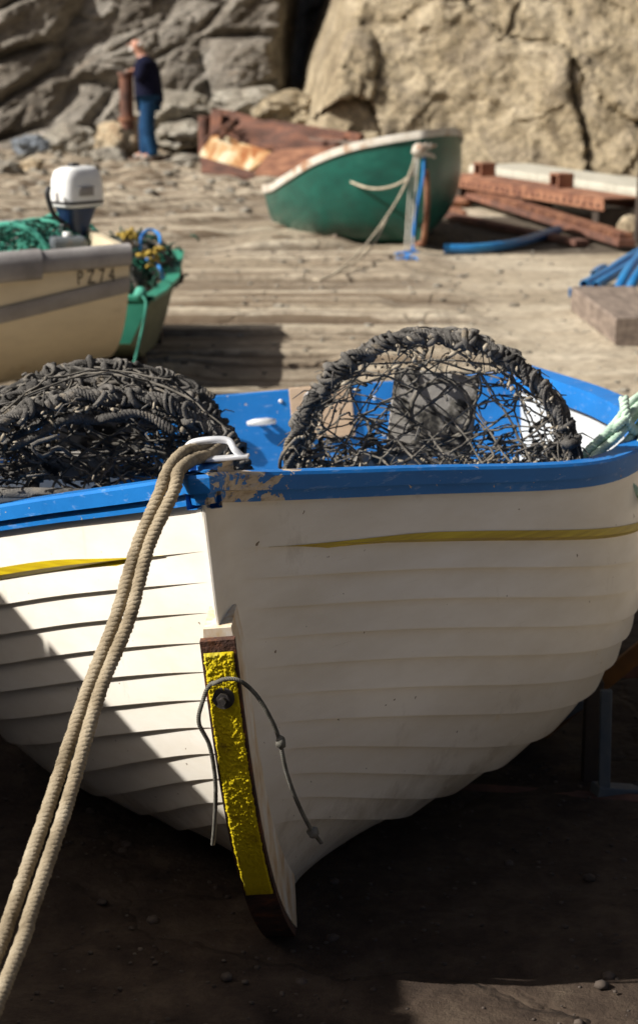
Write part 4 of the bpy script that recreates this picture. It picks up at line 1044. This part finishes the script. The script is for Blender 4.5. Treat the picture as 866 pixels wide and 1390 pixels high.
quad_plate('plate', [W(345, 240, 25.0), W(440, 252, 24.4), W(470, 205, 26.0), W(372, 208, 26.2)], .06, M['rust_pale'], sp)
quad_plate('plate', [W(290, 186, 27.4), W(440, 218, 26.0), W(476, 186, 27.2), W(300, 158, 28.6)], .06, M['rust_brown'], sp, wob=.15)
quad_plate('plate', [W(275, 240, 25.1), W(345, 246, 24.8), W(340, 236, 25.2), W(272, 216, 26.0)], .05, M['rust_brown'], sp)
bar('edge_beam', W(288, 160, 28.4), W(360, 170, 27.9), .14, .12, M['rust_brown'], sp, .02)
bar('edge_beam', W(362, 168, 27.8), W(492, 188, 26.9), .14, .12, M['rust_brown'], sp, .02)
bar('edge_beam', W(420, 192, 26.9), W(520, 200, 26.5), .12, .10, M['timber'], sp, .02)
bar('upright', W(448, 232, 26.3), W(440, 190, 26.3), .10, .10, M['rust_brown'], sp, .02)
bar('edge_beam', W(280, 192, 27.2), W(322, 164, 27.6), .10, .10, M['rust'], sp, .02)
bar('edge_beam', W(292, 196, 27.6), W(295, 152, 28.2), .16, .14, M['rust_brown'], sp, .02)
# chain on the ground, links
mb = MB(); pts = resample(curve([G(150, 219), G(190, 222), G(230, 219), G(262, 214), G(285, 206), W(300, 190, 27.0), W(318, 172, 27.3)], 10), .10)
for i, p in enumerate(pts[:-1]):
    t = (pts[i+1]-p).normalized(); a = t.orthogonal().normalized(); b_ = t.cross(a)
    s_ = a if i % 2 else b_
    mb.tube([p+V((0, 0, .04))+t*.075*cos(x)+s_*.04*sin(x) for x in [2*pi*k/10 for k in range(10)]], .016, 5, closed=True)
tag(mb.build('chain', M['rust']), 'heavy rusty chain lying from the man to the steel plates', 'chain')
# bollards
def bollard(px0, px1, ytop, ybot, Y, label, flange):
    a = W((px0+px1)/2, ybot, Y); b_ = W((px0+px1)/2, ytop, Y); r = (px1-px0)/2*Y/F; hgt = b_.z-a.z
    root = empty('bollard', a); tag(root, label, 'bollard')
    mb = MB(); mb.tube([V((0, 0, -.15)), V((0, 0, hgt*.3)), V((0, 0, hgt))], [r*1.02, r, r], 20); mb.build('post', M['rust_brown'], root, True, 40)
    if flange:
        mb = MB(); mb.tube([V((0, 0, hgt-.02)), V((0, 0, hgt+.03))], r*1.25, 20); mb.build('cap', M['rust_brown'], root, True, 40)
        mb = MB(); mb.tube([V((0, 0, -.02)), V((0, 0, .03))], r*1.35, 20); mb.build('base_plate', M['rust_pale'], root, True, 40)
    return root, b_
_, btop = bollard(164, 182, 101, 162, 29.1, 'tall rusty iron bollard on the stained rock, under the man\'s hand', True)
bollard(270, 288, 158, 200, 28.2, 'short rusty iron bollard beside the steel plates', False)

# girder at the right
gi = empty('steel_girder', (0, 0, 0)); tag(gi, 'long orange rusted girder lying behind the green dinghy at the right', 'girder')
a = W(625, 232, 21.7); b_ = W(845, 268, 18.4); b_.z = a.z = .32
dv = (b_-a).normalized(); pv = V((-dv.y, dv.x, 0)); print('girder', a, b_)
rotm = Matrix((dv, pv, V((0, 0, 1)))).transposed(); Lg = (b_-a).length; mid = (a+b_)/2
def gbox(name, c, size, mat, par=gi, bev=.004):
    mb = MB(); mb.box(mid+rotm @ V(c), size, rotm, bev); return mb.build(name, mat, par, False)
gbox('top_flange', (0, 0, 0), (Lg, .42, .02), M['rust_pale'])
gbox('side_web', (0, -.20, -.062), (Lg, .016, .10), M['rust_pale'])
gbox('side_web', (0, .20, -.062), (Lg, .016, .10), M['rust_brown'])
mb = MB()
for k in range(26):
    c = mid+rotm @ V((-Lg/2+.1+k*(Lg-.2)/25, -.212, -.06)); mb.blob(c, .02, 1, 0)
tag(mb.build('rivets', M['rust_brown'], gi), kind='stuff')
for c, x in ((-1.3, 0), (.45, 0)): 
    mb = MB()
    for dx in (-.08, .08): mb.box(mid+rotm @ V((c+dx, .06, .075)), (.03, .18, .13), rotm, .005)
    mb.box(mid+rotm @ V((c, .06, .145)), (.19, .18, .02), rotm, .004); mb.box(mid+rotm @ V((c, .06, .02)), (.13, .18, .02), rotm, .004)
    mb.build('bracket', M['rust_pale'], gi, False)
for c in (-Lg/2+.3, 0, Lg/2-.2): gbox('foot', (c, .0, -.21), (.12, .36, .20), M['darkwood'])
mb = MB()
for k in range(12):
    t = k/11; c = mid+rotm @ V((-Lg/2-.3+t*(Lg+2.5), .75, -.12)); mb.box(c, ((Lg+3)/12*1.02, .75+.1*noise.noise(V((k, 0, 0))), .36+.05*noise.noise(V((k, 1, 0)))), rotm, .03)
tag(mb.build('concrete_ledge', M['concrete'], None, False), 'pale concrete ledge between the rusty girder and the cliff', 'ledge')
# toothed rack / old rails in front of the girder
rk = empty('toothed_rack', (0, 0, 0)); tag(rk, 'rusty toothed rail lying in the shade below the girder', 'rail')
a = G(632, 262, .12); b_ = G(850, 330, .08); d = b_-a
bar('rail', a, b_, .16, .06, M['rust_brown'], rk, .006)
mb = MB()
for k in range(44):
    c = a.lerp(b_, (k+.5)/44)+V((0, 0, .055)); mb.box(c, (.055, .14, .06), d.to_track_quat('X', 'Z').to_matrix(), .01)
mb.build('teeth', M['rust_pale'], rk, False)
a2 = G(600, 290, .06); b2 = G(790, 330, .05); bar('rail', a2, b2, .14, .05, M['rust_brown'], rk, .006)
for k, (px, py, w, h, l) in enumerate([(628, 268, 44, 16, 'topmost rusty orange stone beside the shaded side of the green dinghy'), (618, 281, 46, 15, 'long rusty orange stone in the middle of the pile right of the dinghy'), (612, 294, 40, 14, 'lowest rusty orange stone right of the dinghy'), (668, 262, 30, 10, 'small rusty orange stone below the girder')]):
    c = G(px, py); mb = MB(); s = c.y/F; mb.blob((0, 0, h*s*.4), 1, 3, .25, 1.4, (w*s/2, .16, h*s/2), seed=k*3.1); o = mb.build('stone', M['rust_pale'], None, True, 35); o.location = c
    tag(o, l, 'stone', 'rust coloured stones by the dinghy')
c = G(860, 322); mb = MB(); mb.blob((0, 0, .10), .11, 3, .25, seed=4); o = mb.build('stone', M['boulder_rust'], None, True, 35); o.location = (c.x-.05, c.y, 0); tag(o, 'small buff stone at the foot of the dark post', 'stone')
q = G(868, 330); mb = MB(); mb.box((0, 0, .46), (.12, .14, .96), Matrix.Rotation(.03, 3, 'Y'), .012); o = mb.build('post', M['darkwood'], None, False); o.location = (q.x+.02, q.y, 0); tag(o, 'dark upright post cut by the right edge', 'post')
# blue pipes
def pipe(pts, r, label, grp=None):
    mb = MB(); cv = curve(pts, 10); mb.tube(cv, r, 14, False); mb.tube(cv, r*.82, 14, False)
    e = []
    for c, nx in ((cv[0], cv[1]), (cv[-1], cv[-2])):
        t = (c-nx).normalized(); a = t.orthogonal().normalized(); b_ = t.cross(a)
        mb.grid([[c+(a*cos(2*pi*k/14)+b_*sin(2*pi*k/14))*rr_ for k in range(14)] for rr_ in (r, r*.82)], close_v=True)
    return tag(mb.build('water_pipe', M['bluepipe'], None, True, 50), label, 'pipe', grp)
pipe([G(603, 338, .05), G(650, 337, .05), G(700, 330, .06), G(757, 312, .08)], .042, 'single blue pipe lying in the shade right of the green dinghy')
gp = 'blue pipes behind the timber block'
pipe([G(792, 386, .05), G(820, 372, .08), G(850, 352, .14), G(900, 325, .20)], .036, 'rearmost blue pipe of the bundle behind the timber block, sloping up to the right', gp)
pipe([G(808, 388, .05), G(835, 372, .10), G(866, 354, .14), G(910, 332, .18)], .036, 'second blue pipe of the bundle, lying just in front of the rearmost', gp)
pipe([G(772, 397, .05), G(800, 397, .05), G(840, 400, .05)], .034, 'blue pipe whose open end shows left of the timber block', gp)
pipe([G(838, 394, .12), G(848, 374, .2), G(862, 355, .26), G(880, 335, .3)], .036, 'steep blue pipe rising from behind the timber block', gp)
pipe([G(852, 396, .12), G(862, 378, .2), G(876, 360, .26), G(896, 342, .3)], .036, 'steep blue pipe cut by the right edge above the timber block', gp)
pipe([G(806, 372, .04), G(814, 366, .05), G(820, 364, .05)], .034, 'stub of pale blue pipe lying behind the bundle', gp)
# timber block
nb = G(834, 470); mb = MB(); Lb = 1.5
rw = []
for i in range(25):
    y = Lb*i/24
    rw.append([V((x+.008*noise.noise(V((x*9, y*4, z*9))), y, z+.008*noise.noise(V((x*9, y*5, z*9+4))))) for x, z in ((.012, 0), (0, .012), (0, .155), (.012, .17), (.20, .172), (.42, .17), (.435, .155), (.435, .0))])
mb.grid(rw, close_v=True); mb.f.append(tuple(range(8))[::-1]); mb.f.append(tuple(24*8+k for k in range(8)))
o = mb.build('timber_block', M['timber'], None, True, 30); o.location = (nb.x, nb.y, 0); o.rotation_euler = (0, 0, radians(3)); tag(o, 'heavy weathered timber baulk on the concrete at the right edge', 'timber')

# ------------------------------------------------------------------ the man
def skin(name, joints, links, mat, parent, sub=2, root=0):
    me = bpy.data.meshes.new(name); me.from_pydata([j[0] for j in joints], links, []); me.materials.append(mat)
    o = bpy.data.objects.new(name, me); COL.objects.link(o)
    md = o.modifiers.new('skin', 'SKIN'); md.use_smooth_shade = True
    if not me.skin_vertices:
        bm = bmesh.new(); bm.from_mesh(me); bm.verts.layers.skin.verify(); bm.to_mesh(me); bm.free()
    for i, j in enumerate(joints):
        r = j[1] if isinstance(j[1], tuple) else (j[1], j[1]); me.skin_vertices[0].data[i].radius = r
        me.skin_vertices[0].data[i].use_root = (i == root)
    s2 = o.modifiers.new('sub', 'SUBSURF'); s2.levels = sub; s2.render_levels = sub
    bpy.context.view_layer.update()
    m2 = bpy.data.meshes.new_from_object(o.evaluated_get(bpy.context.evaluated_depsgraph_get()))
    o.modifiers.clear(); o.data = m2
    m2.polygons.foreach_set('use_smooth', [True]*len(m2.polygons)); o.parent = parent
    return o
fx = W(204, 212, 28.7)
man = empty('person', (fx.x, 28.7, 0.0)); tag(man, 'bald bearded man in navy jumper and blue jeans, hand on a rusty bollard', 'person')
gzv = gz(fx.x, 28.7); man.location.z = gzv; man.scale = (1.12, 1.08, 1.0)
hb_ = V((btop.x, btop.y, btop.z))-man.location; hb_.x /= 1.12; hb_.y /= 1.08; print('hand target', hb_)
hx, hy, hz = hb_.x+.05, hb_.y-.02, hb_.z+.05
# joints (facing -X, near side is -Y)
J = [((0, 0, .93), .13), ((-.01, 0, 1.10), .125), ((-.02, 0, 1.28), .13), ((-.05, 0, 1.42), .095), ((-.085, 0, 1.50), .058),
     ((-.13, 0, 1.58), .075), ((-.145, 0, 1.66), .092), ((-.13, 0, 1.72), .07),
     ((-.04, -.17, 1.40), .070), ((-.10, -.22, 1.16), .052), ((hx+.09, hy-.02, hz+.02), .032),
     ((-.04, .17, 1.40), .070), ((-.0, .24, 1.14), .052), ((-.06, .22, .92), .034),
     ((.0, -.09, .88), .095), ((-.02, -.10, .50), .062), ((.05, -.10, .10), .042), ((-.10, -.10, .035), .035),
     ((.0, .09, .88), .095), ((-.06, .10, .50), .062), ((-.06, .10, .10), .042), ((-.21, .10, .035), .035),
     ((hx+.02, hy-.01, hz+.012), .030), ((-.08, .22, .86), .028)]
LK = [(0, 1), (1, 2), (2, 3), (3, 4), (4, 5), (5, 6), (6, 7), (3, 8), (8, 9), (9, 10), (3, 11), (11, 12), (12, 13), (0, 14), (14, 15), (15, 16), (16, 17), (0, 18), (18, 19), (19, 20), (20, 21), (10, 22), (13, 23)]
for (w0, dirx, base) in ((22, V((-1, 0, -.1)), V((hx+.02, hy-.01, hz+.012))), (23, V((-.2, 0, -1)), V((-.08, .22, .86)))):
    for k, (o_, l_) in enumerate(((-.030, .055), (-.010, .066), (.010, .062), (.029, .048))):
        i0 = len(J); p0 = base+V((-.02, o_, 0)); J.append((tuple(p0), .0095)); J.append((tuple(p0+dirx.normalized()*l_*.6+V((0, 0, .004))), .0085)); J.append((tuple(p0+dirx.normalized()*l_+V((0, 0, -.018))), .007))
        LK += [(w0, i0), (i0, i0+1), (i0+1, i0+2)]
    i0 = len(J); p0 = base+V((.02, -.03, 0)); J.append((tuple(p0), .011)); J.append((tuple(p0+V((-.035, -.022, -.015))), .009)); LK += [(w0, i0), (i0, i0+1)]
skin('body', J, LK, M['skin'], man)
JJ = [((.01, 0, .76), (.215, .215)), ((.01, 0, .90), (.205, .205)), ((-.01, 0, 1.14), (.195, .195)), ((-.02, 0, 1.30), (.20, .20)), ((-.05, 0, 1.43), .12), ((-.075, 0, 1.485), .075),
      ((-.04, -.18, 1.40), .088), ((-.10, -.235, 1.15), .070), ((hx+.14, hy-.03, hz+.02), .050),
      ((-.04, .18, 1.40), .088), ((-.0, .245, 1.13), .070), ((-.05, .225, .95), .05)]
skin('jumper', JJ, [(0, 1), (1, 2), (2, 3), (3, 4), (4, 5), (4, 6), (6, 7), (7, 8), (4, 9), (9, 10), (10, 11)], M['jumper'], man)
JT = [((0, 0, .92), .155), ((.0, -.09, .84), .115), ((-.02, -.10, .50), .10), ((.04, -.10, .12), .088), ((.045, -.10, .05), .09), ((.0, .09, .84), .115), ((-.06, .10, .50), .10), ((-.06, .10, .12), .088), ((-.06, .10, .05), .09)]
skin('jeans', JT, [(0, 1), (1, 2), (2, 3), (3, 4), (0, 5), (5, 6), (6, 7), (7, 8)], M['jeans'], man)
for x, y in ((.05, -.10), (-.06, .10)):
    skin('shoe', [((x+.04, y, .045), .045), ((x-.06, y, .045), .042), ((x-.17, y, .035), .036)], [(0, 1), (1, 2)], M['shoe'], man, 2)
hd = V((-.145, 0, 1.655))
mb = MB(); mb.blob(hd+V((-.055, 0, -.075)), .055, 3, .15, 3, (.8, 1.05, .95), seed=3); mb.build('beard', M['beard'], man)
mb = MB(); mb.blob(hd+V((.045, 0, -.005)), .07, 3, .06, 3, (.8, 1.22, .75), seed=5); mb.build('hair', M['beard'], man)
mb = MB(); mb.blob(hd+V((-.105, 0, -.012)), .016, 2, 0, sc=(1.1, .8, 1.2)); 
mb.build('nose', M['skin'], man)
for s_ in (-1, 1):
    mb = MB(); mb.blob(hd+V((.0, s_*.090, -.01)), .024, 2, .1, sc=(.8, .35, 1.2)); mb.build('ear', M['skin'], man)
    mb = MB(); mb.blob(hd+V((-.086, s_*.034, .012)), .010, 2, 0); mb.build('eye', M['black'], man)
# red float behind the left pot
mb = MB(); q = W(-2, 560, 6.6); mb.blob((0, 0, 0), .13, 3, .03, sc=(1, 1, 1.1)); o = mb.build('buoy', simple('red plastic', [(.3, (.30, .01, .01)), (.7, (.42, .02, .02))], .4), None); o.location = (q.x-.03, 6.6, .12); tag(o, 'red plastic buoy at the left edge beside the cream boat', 'buoy')
